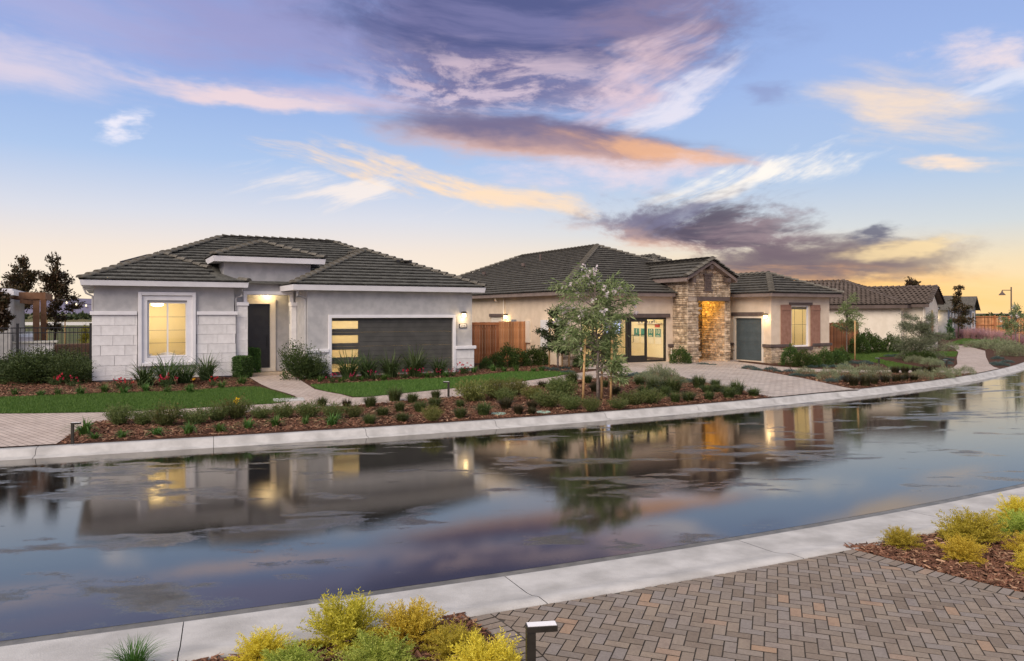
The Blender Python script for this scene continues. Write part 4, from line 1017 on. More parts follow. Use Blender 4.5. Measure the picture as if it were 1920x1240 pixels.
MB().box(5.92, 5.96, -1.38, 4.0, te - .20, te - .01).box(9.04, 9.08, -1.38, 4.0, te - .20, te - .01).build('fascia', M['taupe'], h2)
rk = MB()
for sgn in (-1, 1):
    a = (7.5 + sgn * 1.6, te); b = (7.5, 4.84)
    rk.face([(a[0], -1.38, a[1] - .02), (b[0], -1.38, b[1] - .02), (b[0], -1.38, b[1] - .17), (a[0], -1.38, a[1] - .17)]); rk.face([(a[0], -1.38, a[1] - .17), (b[0], -1.38, b[1] - .17), (b[0], -1.0, b[1] - .17), (a[0], -1.0, a[1] - .17)])
rk.build('rake_board', M['taupe'], h2)
for s_, t_, kd in ((2.6, 13.0, 0), (3.4, 9.5, 0), (1.0, 14.5, 0), (4.5, 9.6, 1)):          # vents on the left slope
    z_ = ze + pz * (s_ + .45)
    if kd: MB().tube([(s_, t_, z_), (s_, t_, z_ + .42)], .07, 10).build('vent_pipe', M['brown'], roof2)
    else: MB().tube([(s_, t_, z_ - .05), (s_, t_, z_ + .14)], .06, 10).tube([(s_ - .1, t_, z_ + .14), (s_ - .1, t_, z_ + .3)], .12, 10).build('roof_vent', M['brown'], roof2)
fl0, fl1 = (5.9, 1.75, te + .06), (7.42, 3.5, 4.90)
MB().face([(fl0[0] - .22, fl0[1], fl0[2] - .02), (fl0[0] + .05, fl0[1], fl0[2] + .05), (fl1[0] + .05, fl1[1], fl1[2] + .03), (fl1[0] - .2, fl1[1], fl1[2])]).build('valley_flashing', M['steel'], roof2)

# ================================================================ house 3: pale stucco, brown barrel tiles
T3 = R(52)
h3 = empty('barrel_tile_house', (24.5, 47.0, 0), T3)
tag(h3, 'pale stucco house with brown barrel tile roof beyond the cream house', 'house', 'houses along the street')
MB().box(0, 9, 0, 20, -.3, 2.75).build('wall', M['cream3'], h3)
gw = MB(); gw.prism([(0.9, -1.2), (5.7, -1.2), (5.7, 0), (.9, 0)], -.3, 2.75); gw.face([(.9, -1.2, 2.75), (5.7, -1.2, 2.75), (3.3, -1.2, 3.95)]); gw.build('gable_wall', M['cream3'], h3)
for k, (s_, z_) in enumerate(((3.3, 3.40), (3.3, 3.1))): MB().box(s_ - .14, s_ + .14, -1.23, -1.19, z_, z_ + .14).build('gable_vent', M['brown'], h3)
aw = MB(); ar = [(3.3 + .55 * math.cos(R(a)), 2.0 + .55 * math.sin(R(a))) for a in range(0, 181, 20)]; ap_ = [(3.85, .7)] + ar + [(2.75, .7)]
aw.face([(x, -1.215, z) for x, z in ap_]); wv = aw.build('window', mat('dark_glass', (.10, .11, .12), rough=.1, spec=.8), h3)
rf = Roof(h3, M['rooftile3'], M['rooftile3'], M['rooftile3'], 'barrel', .36, .28, 300); z3 = 2.85; p3 = .35
va = rf.volume(hipvol(-.45, 9.45, -.45, 20.4, z3, p3, p3, p3, p3)); vgb = rf.volume(lambda s, t: 4.0 - .38 * abs(s - 3.3) if .4 < s < 6.2 and -1.5 < t < 4 else -9); vpk = rf.volume(hipvol(1.6, 8.0, 7, 17, 3.9, p3, p3, p3, p3))
q = 4.95; r3 = z3 + p3 * q
rf.plane([(-.45, -.45, z3), (9.45, -.45, z3), (4.5, 4.5, r3)], va); rf.plane([(-.45, 20.4, z3), (-.45, -.45, z3), (4.5, 4.5, r3), (4.5, 15.45, r3)], va); rf.plane([(9.45, -.45, z3), (9.45, 20.4, z3), (4.5, 15.45, r3), (4.5, 4.5, r3)], va)
rf.cap((-.45, -.45, z3), (4.5, 4.5, r3)); rf.cap((4.5, 4.5, r3), (4.5, 15.45, r3)); rf.cap((-.45, 20.4, z3), (4.5, 15.45, r3))
ge = 4.0 - .38 * 2.9
rf.plane([(.4, 4, ge), (.4, -1.5, ge), (3.3, -1.5, 4.0), (3.3, 4, 4.0)], vgb); rf.plane([(6.2, -1.5, ge), (6.2, 4, ge), (3.3, 4, 4.0), (3.3, -1.5, 4.0)], vgb); rf.cap((3.3, -1.5, 4.02), (3.3, 4, 4.02)); rf.cap((.4, -1.46, ge + .02), (3.3, -1.46, 4.02)); rf.cap((6.2, -1.46, ge + .02), (3.3, -1.46, 4.02))
roof3 = rf.finish()
eaves(h3, (-.43, 9.43, -.43, 20.3), 2.62, 2.845, M['brown'], 0.)
MB().box(.42, .46, -1.48, -.44, ge - .2, ge - .01).build('fascia', M['brown'], h3)
downspout(h3, [(.82, -1.1, 2.7), (.82, -1.1, 0)], M['creampaint'], .05)
sconce(h3, (8.6, -.005, 2.1), 's', 10)

# ================================================================ house 4: grey, two street gables, far off
h4 = empty('grey_gabled_house', (41.6, 74.0, 0), R(49))
tag(h4, 'distant grey house with two front gables beside the far fence', 'house', 'houses along the street')
MB().box(0, 11, 0, 14, -.3, 2.9).build('wall', M['greystucco'], h4)
for k, x0 in enumerate((1.0, 6.2)):
    g = MB(); g.prism([(x0, -1.2 - k), (x0 + 3.4, -1.2 - k), (x0 + 3.4, 0), (x0, 0)], -.3, 2.9); g.face([(x0, -1.2 - k, 2.9), (x0 + 3.4, -1.2 - k, 2.9), (x0 + 1.7, -1.2 - k, 4.0)]); g.build('gable_wall', M['greystucco'], h4)
    wn = frame_rect(MB(), x0 + 1.0, x0 + 2.4, .7, 2.5, -1.27 - k, -1.201 - k, .14).build('window', M['white'], h4); MB().box(x0 + 1.14, x0 + 2.26, -1.23 - k, -1.21 - k, .84, 2.36).build('pane', wv.data.materials[0], wn)
    rb = MB()
    for sgn in (-1, 1):
        a = (x0 + 1.7 + sgn * 2.1, 2.62); b = (x0 + 1.7, 4.1)
        rb.face([(a[0], -1.6 - k, a[1]), (b[0], -1.6 - k, b[1]), (b[0], 5, b[1]), (a[0], 5, a[1])]); rb.face([(a[0], -1.6 - k, a[1]), (b[0], -1.6 - k, b[1]), (b[0], -1.6 - k, b[1] - .2), (a[0], -1.6 - k, a[1] - .2)])
    rb.build('gable_roof', M['rooftile2'], h4)
rf = Roof(h4, M['rooftile2'], M['rooftile2'], M['capdark'], nmax=0); rf.volume(lambda s, t: -9)
rf.plane([(-.5, -.5, 2.85), (11.5, -.5, 2.85), (8, 6.5, 4.75), (3, 6.5, 4.75)], 0); rf.plane([(-.5, 14.5, 2.85), (-.5, -.5, 2.85), (3, 6.5, 4.75)], 0); rf.cap((-.5, -.5, 2.85), (3, 6.5, 4.75)); rf.cap((3, 6.5, 4.75), (8, 6.5, 4.75)); rf.finish()
eaves(h4, (-.48, 11.48, -.48, 14.4), 2.7, 2.84, M['white'], 0.); sconce(h4, (.6, -.005, 2.1), 's', 25)

# ================================================================ fences, left garden, lamps
U = Vector((math.cos(TH), math.sin(TH), 0)); VV = Vector((-math.sin(TH), math.cos(TH), 0))
def board_fence(name, label, cat, p0, p1, h, m, bw=.14, posts=True, group=None, framed=False, z0=GZ):
    p0 = Vector(p0); p1 = Vector(p1); d = p1 - p0; L = d.length
    o = empty(name, (p0.x, p0.y, z0), math.atan2(d.y, d.x)); tag(o, label, cat, group)
    n = math.ceil(L / bw); bw = L / n
    bm = MB().box(0, bw - .014, 0, .02, .03, h).mesh('board', m)
    for k in range(n):
        b = link('board', bm, o); b.location = (k * bw, random.uniform(-.004, .004), random.uniform(-.008, .008))
    for zz in (.35, h - .35): MB().box(0, L, .022, .06, zz, zz + .09).build('rail', m, o)
    if framed: MB().box(0, n * bw, -.03, -.006, h - .13, h - .02).build('top_rail', m, o); MB().box(n * bw - .07, n * bw - .006, -.03, -.006, .05, h - .135).build('stile', m, o)
    return o
fr_ = Vector((.72, 35.98, 0))
board_fence('timber_gate', 'reddish cedar gate beside the corner of the grey garage', 'gate', fr_ - U * 4.6, fr_ - U * 1.535, 1.93, M['cedar'], framed=True)
board_fence('timber_fence', 'short cedar fence panel joining the cream house wall beside its lantern', 'fence', fr_ - U * 1.53, fr_ - U * .03, 1.96, M['cedar2'])
a_, b_ = at(1549, 667), at(1616, 664)
board_fence('timber_fence', 'cedar fence panel behind the staked tree between two cream houses', 'fence', (15.95, 39.8, 0), (20.9, 45.0, 0), 1.82, M['cedar'])
ff = empty('timber_fence', (49, 88, -.1), R(-8)); tag(ff, 'long cedar fence at the far end of the street behind pink grasses', 'fence')
bf_ = MB()
for k in range(170): bf_.box(k * .15, k * .15 + .138, 0, .03, 0, 2.1)
tag(bf_.build('fence_boards', M['cedar2'], ff), kind='stuff')
for k in range(11): MB().box(k * 2.4, k * 2.4 + .14, -.14, -.001, 0, 2.2).build('post', M['cedar'], ff)
for zz in (.12, 1.0, 1.95): MB().box(0, 25.5, -.06, -.002, zz, zz + .1).build('rail', M['cedar'], ff)

# black picket fence left of the grey house
c0 = Vector((-14.2, 25.26, 0)) + VV * 3.0 + U * .0
bfz = empty('metal_fence', (c0.x - U.x * 7.2, c0.y - U.y * 7.2, GZ), TH); tag(bfz, 'black metal picket fence left of the grey house', 'fence')
pk = MB().box(-.009, .009, -.009, .009, .08, 1.80).mesh('picket', M['black'])
for k in range(56):
    q = link('picket', pk, bfz); q.location = (.08 + k * .127, 0, 0)
for zz in (.16, 1.62, 1.80): MB().box(0, 7.15, -.016, .016, zz, zz + .035).build('rail', M['black'], bfz)
for x in (2.42, 4.82, 7.1): MB().box(x - .04, x + .04, -.04, .04, 0, 1.95).box(x - .05, x + .05, -.05, .05, 1.951, 1.98).build('post', M['black'], bfz)
# thin fence down by the lake
lf = empty('metal_fence', (-34.5, 47, GZ), R(6)); tag(lf, 'far black picket fence in front of the lake', 'fence')
m_ = MB()
for k in range(110): m_.box(k * .13, k * .13 + .015, 0, .015, .05, 1.5)
tag(m_.build('picket_row', M['black'], lf), kind='stuff'); MB().box(0, 14.3, -.02, .02, 1.45, 1.49).build('rail', M['black'], lf)
for k in range(6): MB().box(k * 2.4 - .03, k * 2.4 + .03, -.03, .03, 0, 1.62).build('post', M['black'], lf)

# pergola with timber posts
pg0 = Vector(((68 - 960) / F * 33, 33, GZ))
pg = empty('pergola', pg0, TH); tag(pg, 'brown timber pergola behind the black fence', 'pergola')
for s_, t_ in ((0, 0), (0, 4.2), (-4.0, 0), (-4.0, 4.2)): MB().box(s_ - .12, s_ + .12, t_ - .12, t_ + .12, 0, 3.05).build('post', M['pergola'], pg)
MB().box(-5.2, .28, -.19, -.125, 2.98, 3.27).build('beam', M['pergola'], pg); MB().box(-5.2, .28, 4.33, 4.39, 2.98, 3.27).build('beam', M['pergola'], pg)
MB().box(.285, .36, -.3, 4.6, 2.96, 3.27).build('end_beam', M['pergola'], pg)
for k in range(8): MB().box(-4.9 + k * .62, -4.82 + k * .62, -.6, 4.8, 2.78, 2.96).build('rafter', M['pergola'], pg)
# grey neighbour at the frame edge
nb_ = empty('garden_pavilion', ((22 - 960) / F * 31, 31, GZ), TH); tag(nb_, 'grey garden building with white roof edge at the left frame edge', 'building')
MB().box(-5, -.05, 0, 6, 0, 2.95).build('wall', M['stucco'], nb_); MB().box(-5.2, .1, -.35, 6.3, 3.1, 3.28).build('fascia', M['white'], nb_)
MB().box(-5.2, .05, -.3, 6.25, 3.285, 3.36).build('roof', M['white'], nb_)
MB().box(-5, -.55, -.08, -.01, 0, 2.9).build('lit_face', M['white'], nb_)  # white slab paints in the lit left face of the building
# outdoor kitchen
ck = empty('outdoor_counter', ((60 - 960) / F * 33.2, 31.4, GZ), TH); tag(ck, 'pale stone topped outdoor counter under the pergola', 'counter')
MB().box(0, 1.75, 0, .75, 0, 1.08).build('base', M['white'], ck); MB().box(-.12, 1.9, -.1, .9, 1.085, 1.15).build('countertop', M['countertop'], ck)
gl = MB().box(-.3, .3, -.25, .25, 0, .18).build('barbecue_grill', M['steel']); gl.location = (ck.location + U * .7 + VV * .4 + Vector((0, 0, 1.151))); gl.rotation_euler = (0, 0, TH)
tag(gl, 'steel barbecue grill standing on the outdoor counter', 'grill'); hd = MB().tube([(-.3, 0, .18), (.3, 0, .18)], .22, 12).build('lid', M['steel'], gl)
so = empty('patio_sofa', ((140 - 960) / F * 34, 34, GZ), TH + .5); tag(so, 'brown woven patio sofa with low curved arms near the counter', 'sofa')
MB().box(-.9, .9, -.4, .4, .1, .45).build('seat', M['basket'], so, bevel=.05); MB().box(-.9, .9, .3, .5, .45, .95).build('backrest', M['basket'], so, bevel=.06)
for x in (-.98, .9): MB().box(x, x + .12, -.4, .5, .1, .72).build('arm', M['basket'], so, bevel=.04)
sl = empty('string_lights', (-19.2, 31.5, 2.75)); tag(sl, 'string of small warm bulbs sagging between pergola and grey house', 'string lights')
cp = [(x, x * .05, .28 * ((x - 2.4) / 2.4) ** 2 - .12) for x in np.linspace(0, 4.8, 13)]
MB().tube(cp, .012, 5).build('cable', M['black'], sl)
for x, y, z in cp[1:-1]: MB().lathe([(0, z - .12), (.03, z - .10), (.035, z - .06), (.015, z - .02), (0, z - .02)], (x, y), 8).build('bulb', M['lampsoft'], sl)

# path lights
PL = [('slim black path light at the front corner of the left paved walk', at(136, 833, WZ), 0.9), ('slim black path light between the middle lawn and the mulch bed', at(841, 745), 1.0),
      ('large black path light in the foreground beside the paver driveway', Vector(((995 - 960) / F * 4.36, 4.36, .03)), 1.0),
      ('small black path light at the tip of the right lawn', at(1648, 691), 1.0), ('small black path light beside the curving right walkway', at(1775, 695), 1.0)]
for k, (lb, loc, sc) in enumerate(PL):
    o = empty('path_light', loc, (R(12), R(168), R(8), R(170), R(175))[k]); tag(o, lb, 'path light', 'path lights'); o.scale = (sc,) * 3
    MB().box(-.027, .027, -.027, .027, 0, .415).build('post', M['bronze'], o, bevel=.003)
    hd = MB().box(-.027, .155, -.034, .034, .416, .452).build('head', M['bronze'], o, bevel=.003)
    MB().box(-.02, .15, -.03, .03, .4525, .4555).build('sheen_plate', M['white'], hd)  # white plate stands in for sky reflected on top of the head
# street lamp
sl_ = empty('street_lamp', ((1896 - 960) / F * 62, 62, -.15), R(180)); tag(sl_, 'tall street lamp with bell shade against the yellow sky', 'street lamp')
MB().tube([(0, 0, 0), (0, 0, .5), (0, 0, 4.65)], [.09, .065, .05], 10).build('pole', M['brown'], sl_)
MB().tube([(0, 0, 4.38), (.75, 0, 4.38)], .03, 8).build('arm', M['brown'], sl_)
MB().lathe([(.03, 4.36), (.06, 4.28), (.08, 4.2), (.24, 4.02), (.26, 3.97), (.22, 3.98), (.05, 4.1)], (.75, 0), 16).build('lamp_shade', M['brown'], sl_, True)
# lids and pads set in the beds
for k, (px, py) in enumerate(((935, 777), (1019, 774))):
    c = at(px, py); o = MB().lathe([(.0, .03), (.17, .03), (.185, .02), (.19, -.05)], (0, 0), 20).build('valve_lid', M['greenlid']); o.location = c
    tag(o, ('round green irrigation lid left of the staked flowering tree', 'round green irrigation lid closest to the staked flowering tree')[k], 'valve lid', 'irrigation lids')
    MB().box(-.03, .03, -.012, .012, .031, .035).build('lid_slot', M['black'], o)
c = at(541, 750.5, LZ); o = MB().box(-.42, .42, -.32, .32, -.05, .02).build('utility_pad', M['concrete'], bevel=.01); o.location = c; o.rotation_euler = (0, 0, R(20)); tag(o, 'pale concrete utility pad at the tip of the left lawn', 'utility pad')
for q in (-.41, .002): MB().box(q, q + .408, -.31, .31, .0205, .03).build('cover', M['concrete'], o)

# ================================================================ plants
LM = {
 'tuft': leafmat('fine_grass', (.05, .08, .02), (.12, .14, .042)), 'brown_tuft': leafmat('dark_sedge', (.030, .040, .014), (.085, .060, .028)),
 'lily': leafmat('lily_leaf', (.050, .115, .018), (.10, .18, .035)), 'bush': leafmat('coyote_bush', (.075, .11, .028), (.17, .19, .06)),
 'bush2': leafmat('yellow_bush', (.11, .13, .03), (.23, .22, .065)),
 'redtip': leafmat('red_seed_head', (.17, .07, .035), (.26, .12, .05)), 'mound': leafmat('silver_mound', (.17, .20, .10), (.32, .34, .20)),
 'blue': leafmat('blue_juniper', (.055, .095, .085), (.11, .16, .145)), 'strap': leafmat('strap_leaf', (.045, .085, .022), (.11, .16, .055)),
 'hedge': leafmat('laurel_leaf', (.03, .065, .014), (.10, .15, .035), .2, .45), 'box': leafmat('clipped_hedge', (.04, .09, .02), (.095, .17, .04), .2),
 'loose': leafmat('loose_shrub', (.03, .055, .014), (.095, .13, .038)), 'rose': leafmat('rose_petal', (.42, .012, .05), (.60, .03, .09), .2), 'yellow': leafmat('yellow_petal', (.75, .45, .01), (.85, .55, .03)),
 'pink': leafmat('pink_muhly', (.46, .23, .24), (.66, .40, .40), .4), 'gold': leafmat('gold_cypress', (.54, .42, .03), (.86, .72, .09), .25), 'lime': leafmat('lime_cypress', (.24, .34, .04), (.52, .58, .12), .25),
 'olive_c': leafmat('olive_cypress', (.34, .30, .025), (.64, .53, .07), .25), 'tree': leafmat('willow_leaf', (.13, .185, .06), (.36, .41, .19), .38), 'tree_dark': leafmat('dark_leaf', (.022, .045, .014), (.065, .085, .03), .2),
 'tree_red': leafmat('magnolia_leaf', (.035, .038, .014), (.12, .072, .035), .15, .4), 'olive': leafmat('olive_leaf', (.12, .145, .08), (.25, .28, .165), .25), 'petal': leafmat('pale_petal', (.80, .66, .68), (.92, .86, .85), .4),
 'conifer': leafmat('conifer', (.03, .07, .015), (.065, .12, .03)), 'grass': leafmat('lawn_blade', (.060, .125, .018), (.135, .215, .045), .28),
}
def dome_leaves(n, r, h, L, W, shell=.55, up=.35, flat=0.):
    """leaves filling a dome of radius r, height h"""
    d = unit(RNG.normal(size=(n, 3))); d[:, 2] = np.abs(d[:, 2])
    lump = 1 + .16 * np.sin(d[:, 0] * 5 + 1) * np.cos(d[:, 1] * 6) + RNG.normal(0, .05, n)
    rr = (shell + (1 - shell) * RNG.uniform(0, 1, n) ** .5) * lump
    C = d * rr[:, None] * np.array([r, r, h]); Dr = unit(d + np.array([0, 0, up]) + RNG.normal(0, .45, (n, 3)) - np.array([0, 0, flat]))
    return leaf_quads(C, Dr, L * RNG.uniform(.6, 1.2, n), W * RNG.uniform(.7, 1.2, n))
def stems_leaves(ns, nl, r, h, L, W, wob=.12):
    """upright branching shrub: stems carry leaves along them"""
    a = RNG.uniform(0, 2 * np.pi, ns); sp = r * np.sqrt(RNG.uniform(.02, 1, ns)); hh = h * RNG.uniform(.65, 1.08, ns) * (1 - .35 * (sp / r) ** 2)
    t = RNG.uniform(.12, 1, (ns, nl)); C = np.stack([np.cos(a)[:, None] * sp[:, None] * t ** .8, np.sin(a)[:, None] * sp[:, None] * t ** .8, hh[:, None] * t], -1) + RNG.normal(0, wob * r, (ns, nl, 3)) * np.array([1, 1, .5])
    Dr = unit(np.stack([np.cos(a)[:, None] * .5 + 0 * t, np.sin(a)[:, None] * .5 + 0 * t, .8 + 0 * t], -1) + RNG.normal(0, .55, (ns, nl, 3)))
    C = C.reshape(-1, 3); Dr = Dr.reshape(-1, 3); C[:, 2] = np.maximum(C[:, 2], .01); n = len(C)
    return leaf_quads(C, Dr, L * RNG.uniform(.6, 1.2, n), W * RNG.uniform(.7, 1.2, n))
MESH = {}
def variants(key, m, fn, n=3): MESH[key] = [npmesh(key, *fn(), LM[m]) for _ in range(n)]
variants('tuft', 'tuft', lambda: blades(420, .11, .34, 1.05, .012, 3, 1.0)); variants('brown_tuft', 'brown_tuft', lambda: blades(380, .10, .33, 1.0, .012, 3, .9))
variants('lily', 'lily', lambda: blades(70, .07, .30, 1.25, .022, 4, 1.2)); variants('bush', 'bush', lambda: stems_leaves(100, 26, .38, .44, .06, .016)); variants('bush2', 'bush2', lambda: stems_leaves(110, 26, .42, .46, .06, .016))
variants('mound', 'mound', lambda: dome_leaves(1500, .42, .36, .06, .014)); variants('blue', 'blue', lambda: dome_leaves(900, .45, .20, .075, .02, .4, .25)); variants('strap', 'strap', lambda: join(blades(80, .14, .95, 1.0, .024, 7, 1.0), blades(50, .14, .8, 1.5, .022, 7, 1.15)))
variants('hedge', 'hedge', lambda: dome_leaves(2200, .5, .85, .085, .038, .6)); variants('loose', 'loose', lambda: join(stems_leaves(90, 34, .60, 1.1, .075, .026, .10), dome_leaves(1200, .5, .75, .08, .03)))
def clipped():
    n = 9000; f = RNG.uniform(-1, 1, (n, 3)); ax = RNG.integers(0, 3, n); sg = np.sign(RNG.uniform(-1, 1, n)); f[np.arange(n), ax] = sg
    p = f * np.array([.33, .33, .55]); q = np.sign(p) * np.maximum(np.abs(p) - np.array([.19, .19, .38]), 0); ln = np.linalg.norm(q, axis=1, keepdims=True)
    core = p - q; p2 = core + q / np.maximum(ln, 1e-6) * np.minimum(ln, .17) ; p2 *= RNG.uniform(.80, 1.03, (n, 1)); p2[:, 2] += .56
    return leaf_quads(p2, unit(q + RNG.normal(0, .6, (n, 3))), RNG.uniform(.04, .065, n), RNG.uniform(.03, .045, n))
variants('box', 'box', clipped, 2)
variants('redtip', 'redtip', lambda: stems_leaves(46, 7, .34, .62, .03, .010, .06)); variants('rosebush', 'loose', lambda: stems_leaves(26, 14, .24, .30, .05, .02)); variants('rosepetal', 'rose', lambda: (lambda C: leaf_quads(np.repeat(C, 9, 0) + RNG.normal(0, .014, (len(C) * 9, 3)), unit(RNG.normal(size=(len(C) * 9, 3)) + np.array([0, 0, .5])), .04, .034))(np.column_stack([RNG.normal(0, .13, (8, 2)), RNG.uniform(.22, .38, 8)])))
variants('yellowpetal', 'yellow', lambda: (lambda C: leaf_quads(C, unit(RNG.normal(size=(16, 3)) + np.array([0, -.4, .5])), .075, .06))(np.zeros((16, 3)) + np.array([0, -.1, .36]) + RNG.normal(0, .008, (16, 3))), 1)
variants('pinkcloud', 'pink', lambda: blades(420, .25, .95, .75, .010, 4, .5), 2); variants('pinkbase', 'loose', lambda: blades(160, .2, .5, .9, .014, 3, .8), 2)
def cypress(nb=150, r=.31, h=.25):
    Cs, Ds, Ls = [], [], []
    for k in range(nb):
        a = RNG.uniform(0, 2 * np.pi); e = RNG.uniform(.18, 1.35); L = (r * math.cos(e) + h * math.sin(e)) * RNG.uniform(.75, 1.15)
        d = np.array([math.cos(a) * math.cos(e), math.sin(a) * math.cos(e), math.sin(e)]); side = unit(np.cross(d, [0, 0, 1.]) + RNG.normal(0, .3, 3)); nt = 17
        for q in range(nt):
            t = .35 + .65 * q / nt; p = d * L * t + np.array([0, 0, -.05 * t * t * math.cos(e)]) + RNG.normal(0, .006, 3)
            for sg in (-1, 1):
                tw = unit(d * .8 + side * sg * .75 + RNG.normal(0, .3, 3)); ln = .055 * (1.15 - t * .6)
                for s_ in range(3): Cs.append(p + tw * ln * s_ / 3); Ds.append(unit(tw + RNG.normal(0, .25, 3))); Ls.append(ln * .55)
    C = np.array(Cs); C[:, 2] = np.maximum(C[:, 2], .005)
    return leaf_quads(C, np.array(Ds), np.array(Ls), .0075, .1)
for cn in ('gold', 'lime', 'olive_c'): variants('cyp_' + cn, cn, cypress, 2)

HK = dict(tuft=1.05, brown_tuft=1.05, lily=1.05, bush=1.05, bush2=1.15, strap=.9, loose=1.3, hedge=1.1, mound=1.15)
NW = dict(tuft=.38, brown_tuft=.36, lily=.34, bush=.56, bush2=.58, mound=.70, blue=.80, strap=.70, hedge=.84, loose=.84, box=.66)   # natural widths
KINDS = {'tuft': ('grass_tuft', 'dark green grass tuft', 'grass'), 'brown_tuft': ('sedge_tuft', 'brownish sedge tuft', 'grass'), 'lily': ('daylily', 'bright green daylily', 'plant'),
 'bush': ('low_shrub', 'feathery green low shrub', 'shrub'), 'bush2': ('low_shrub', 'yellowish green feathery shrub', 'shrub'), 'mound': ('silver_shrub', 'silvery mounded shrub', 'shrub'), 'blue': ('spreading_juniper', 'blue green juniper', 'shrub'),
 'strap': ('flax_lily', 'arching strap leaved clump', 'plant'), 'hedge': ('leafy_shrub', 'dark leafy shrub', 'shrub'), 'loose': ('garden_shrub', 'loose green shrub', 'shrub'), 'box': ('clipped_shrub', 'clipped green box shrub', 'shrub')}
def plant(kind, px, py, wpx, z=0., hs=1.0, label=None, group=None):
    c = at(px + random.uniform(-.05, .05) * wpx, py, z); k = wpx / (F / c.y) / NW[kind] * random.uniform(.84, 1.16); o = link(KINDS[kind][0], random.choice(MESH[kind])); o.location = c; o.rotation_euler = (0, 0, random.uniform(0, 6.28)); o.scale = (k, k, k * hs * HK.get(kind, 1.0) * random.uniform(.78, 1.18))
    return tag(o, label, KINDS[kind][2], group)
def bed(kind, items, where, hs=1.0):
    """items (px, py, width px); each is labelled by its place in the row, counted from the left"""
    items = sorted(items); nm, desc, cat = KINDS[kind]; out = []
    for i, it in enumerate(items):
        w_ = it[2] if len(it) > 2 else 30
        lb = f'{desc}, {ordw(i)} from left {where}' if len(items) > 1 else f'{desc} {where}'
        out.append(plant(kind, it[0], it[1], w_, hs=hs, label=lb, group=f'{desc}s {where}'))
    return out
# long bed along the kerb
b1 = bed('bush', [(222, 797, 40), (268, 797, 34), (313, 799, 44), (366, 796, 40), (409, 790, 36), (443, 786, 40), (490, 786, 32), (530, 785, 36), (578, 784, 40), (625, 786, 42), (665, 784, 32)], 'along left half of kerb bed')
for o in b1:
    if random.random() < .75:
        tag(link('seed_heads', random.choice(MESH['redtip']), o), kind='stuff')
o = b1[5]; link('flower', MESH['yellowpetal'][0], o)
bed('lily', [(157, 816, 40), (179, 824, 28), (231, 821, 30), (295, 817, 30), (354, 814, 36), (411, 811, 38), (465, 805, 28), (517, 800, 30), (572, 796, 26), (622, 798, 34)], 'along the front of the kerb bed')
bed('tuft', [(694, 764, 24), (740, 753, 28), (774, 756, 27), (817, 748, 24), (814, 765, 28), (717, 780, 28), (750, 772, 26), (786, 773, 24), (862, 784, 30), (907, 779, 28), (862, 764, 22), (603, 763, 24), (754, 791, 26), (693, 796, 24)], 'in kerb bed before garage lawn')
bed('brown_tuft', [(651, 764, 22), (948, 767, 30), (972, 777, 26), (997, 768, 26), (997, 778, 20), (1018, 727, 24), (1116, 736, 24), (1155, 741, 24), (1166, 719, 22), (1240, 729, 22)], 'around the staked flowering tree')
bed('bush2', [(810, 790, 32), (888, 753, 46), (931, 748, 46), (963, 742, 40), (997, 750, 36)], 'in kerb bed left of staked tree')
bed('bush', [(947, 755, 34), (1030, 764, 46), (1054, 749, 40), (1072, 769, 40), (1110, 772, 34), (1160, 767, 36), (1187, 760, 40), (1219, 757, 38), (1046, 742, 36)], 'near foot of staked flowering tree')
bed('tuft', [(1044, 728, 26), (1071, 720, 28), (1102, 719, 24), (1199, 722, 28), (1224, 731, 26), (1246, 745, 28), (1260, 737, 44), (1290, 752, 30), (1266, 755, 22), (1310, 728, 32), (1326, 737, 24), (1329, 750, 24), (1347, 736, 24), (1366, 747, 28), (1382, 741, 30), (1413, 743, 24), (1340, 726, 22), (1132, 727, 24), (1208, 742, 26)], 'in kerb bed left of wide driveway')
bed('mound', [(1210, 717, 40), (1235, 712, 40), (1252, 712, 32), (1274, 719, 34), (1228, 722, 32)], 'at the driveway edge of the kerb bed')
bed('blue', [(1192, 707, 34), (1215, 702, 22), (1250, 724, 30), (1288, 717, 22), (1246, 706, 20)], 'beside silvery mounds at driveway edge')
# bed right of the driveway
bed('blue', [(1405, 692, 24), (1419, 695, 20), (1444, 695, 24), (1457, 698, 18), (1482, 698, 22), (1494, 706, 26), (1521, 707, 22), (1557, 717, 24), (1581, 714, 26), (1600, 712, 22), (1624, 708, 20)], 'in bed right of wide driveway')
bed('mound', [(1509, 705, 32), (1551, 713, 36), (1586, 708, 34), (1621, 704, 30), (1648, 710, 34), (1733, 712, 30), (1724, 705, 24), (1766, 709, 30), (1787, 705, 26), (1811, 702, 24)], 'in bed right of wide driveway')
bed('brown_tuft', [(1591, 718, 24), (1600, 724, 22), (1622, 724, 26), (1639, 721, 22), (1660, 718, 22), (1681, 716, 24), (1696, 714, 20), (1713, 714, 22), (1678, 700, 20), (1697, 702, 20), (1717, 699, 20), (1738, 699, 20), (1751, 700, 20)], 'in bed right of wide driveway')
bed('blue', [(1520, 689.5, 18), (1542, 689, 20), (1563, 689, 18), (1581, 688, 18), (1598, 682, 24), (1621, 683, 22)], 'in the strip below the shuttered window')
bed('mound', [(1696, 673, 28), (1712, 680, 26), (1726, 681, 20), (1742, 684, 26), (1757, 686, 24), (1763, 674, 24), (1783, 656, 26)], 'around olive shrub on right lawn')
bed('blue', [(1772, 683, 22), (1778, 676, 20), (1665, 669, 18), (1680, 668, 16)], 'around olive shrub on right lawn')
bed('hedge', [(1717, 677, 28), (1735, 678, 26)], 'at the foot of the olive shrub', .6)
bed('mound', [(1825, 652, 30), (1845, 653, 32), (1868, 655, 34), (1890, 659, 32), (1905, 668, 28), (1890, 668, 26), (1912, 661, 26)], 'right of the curving walkway')
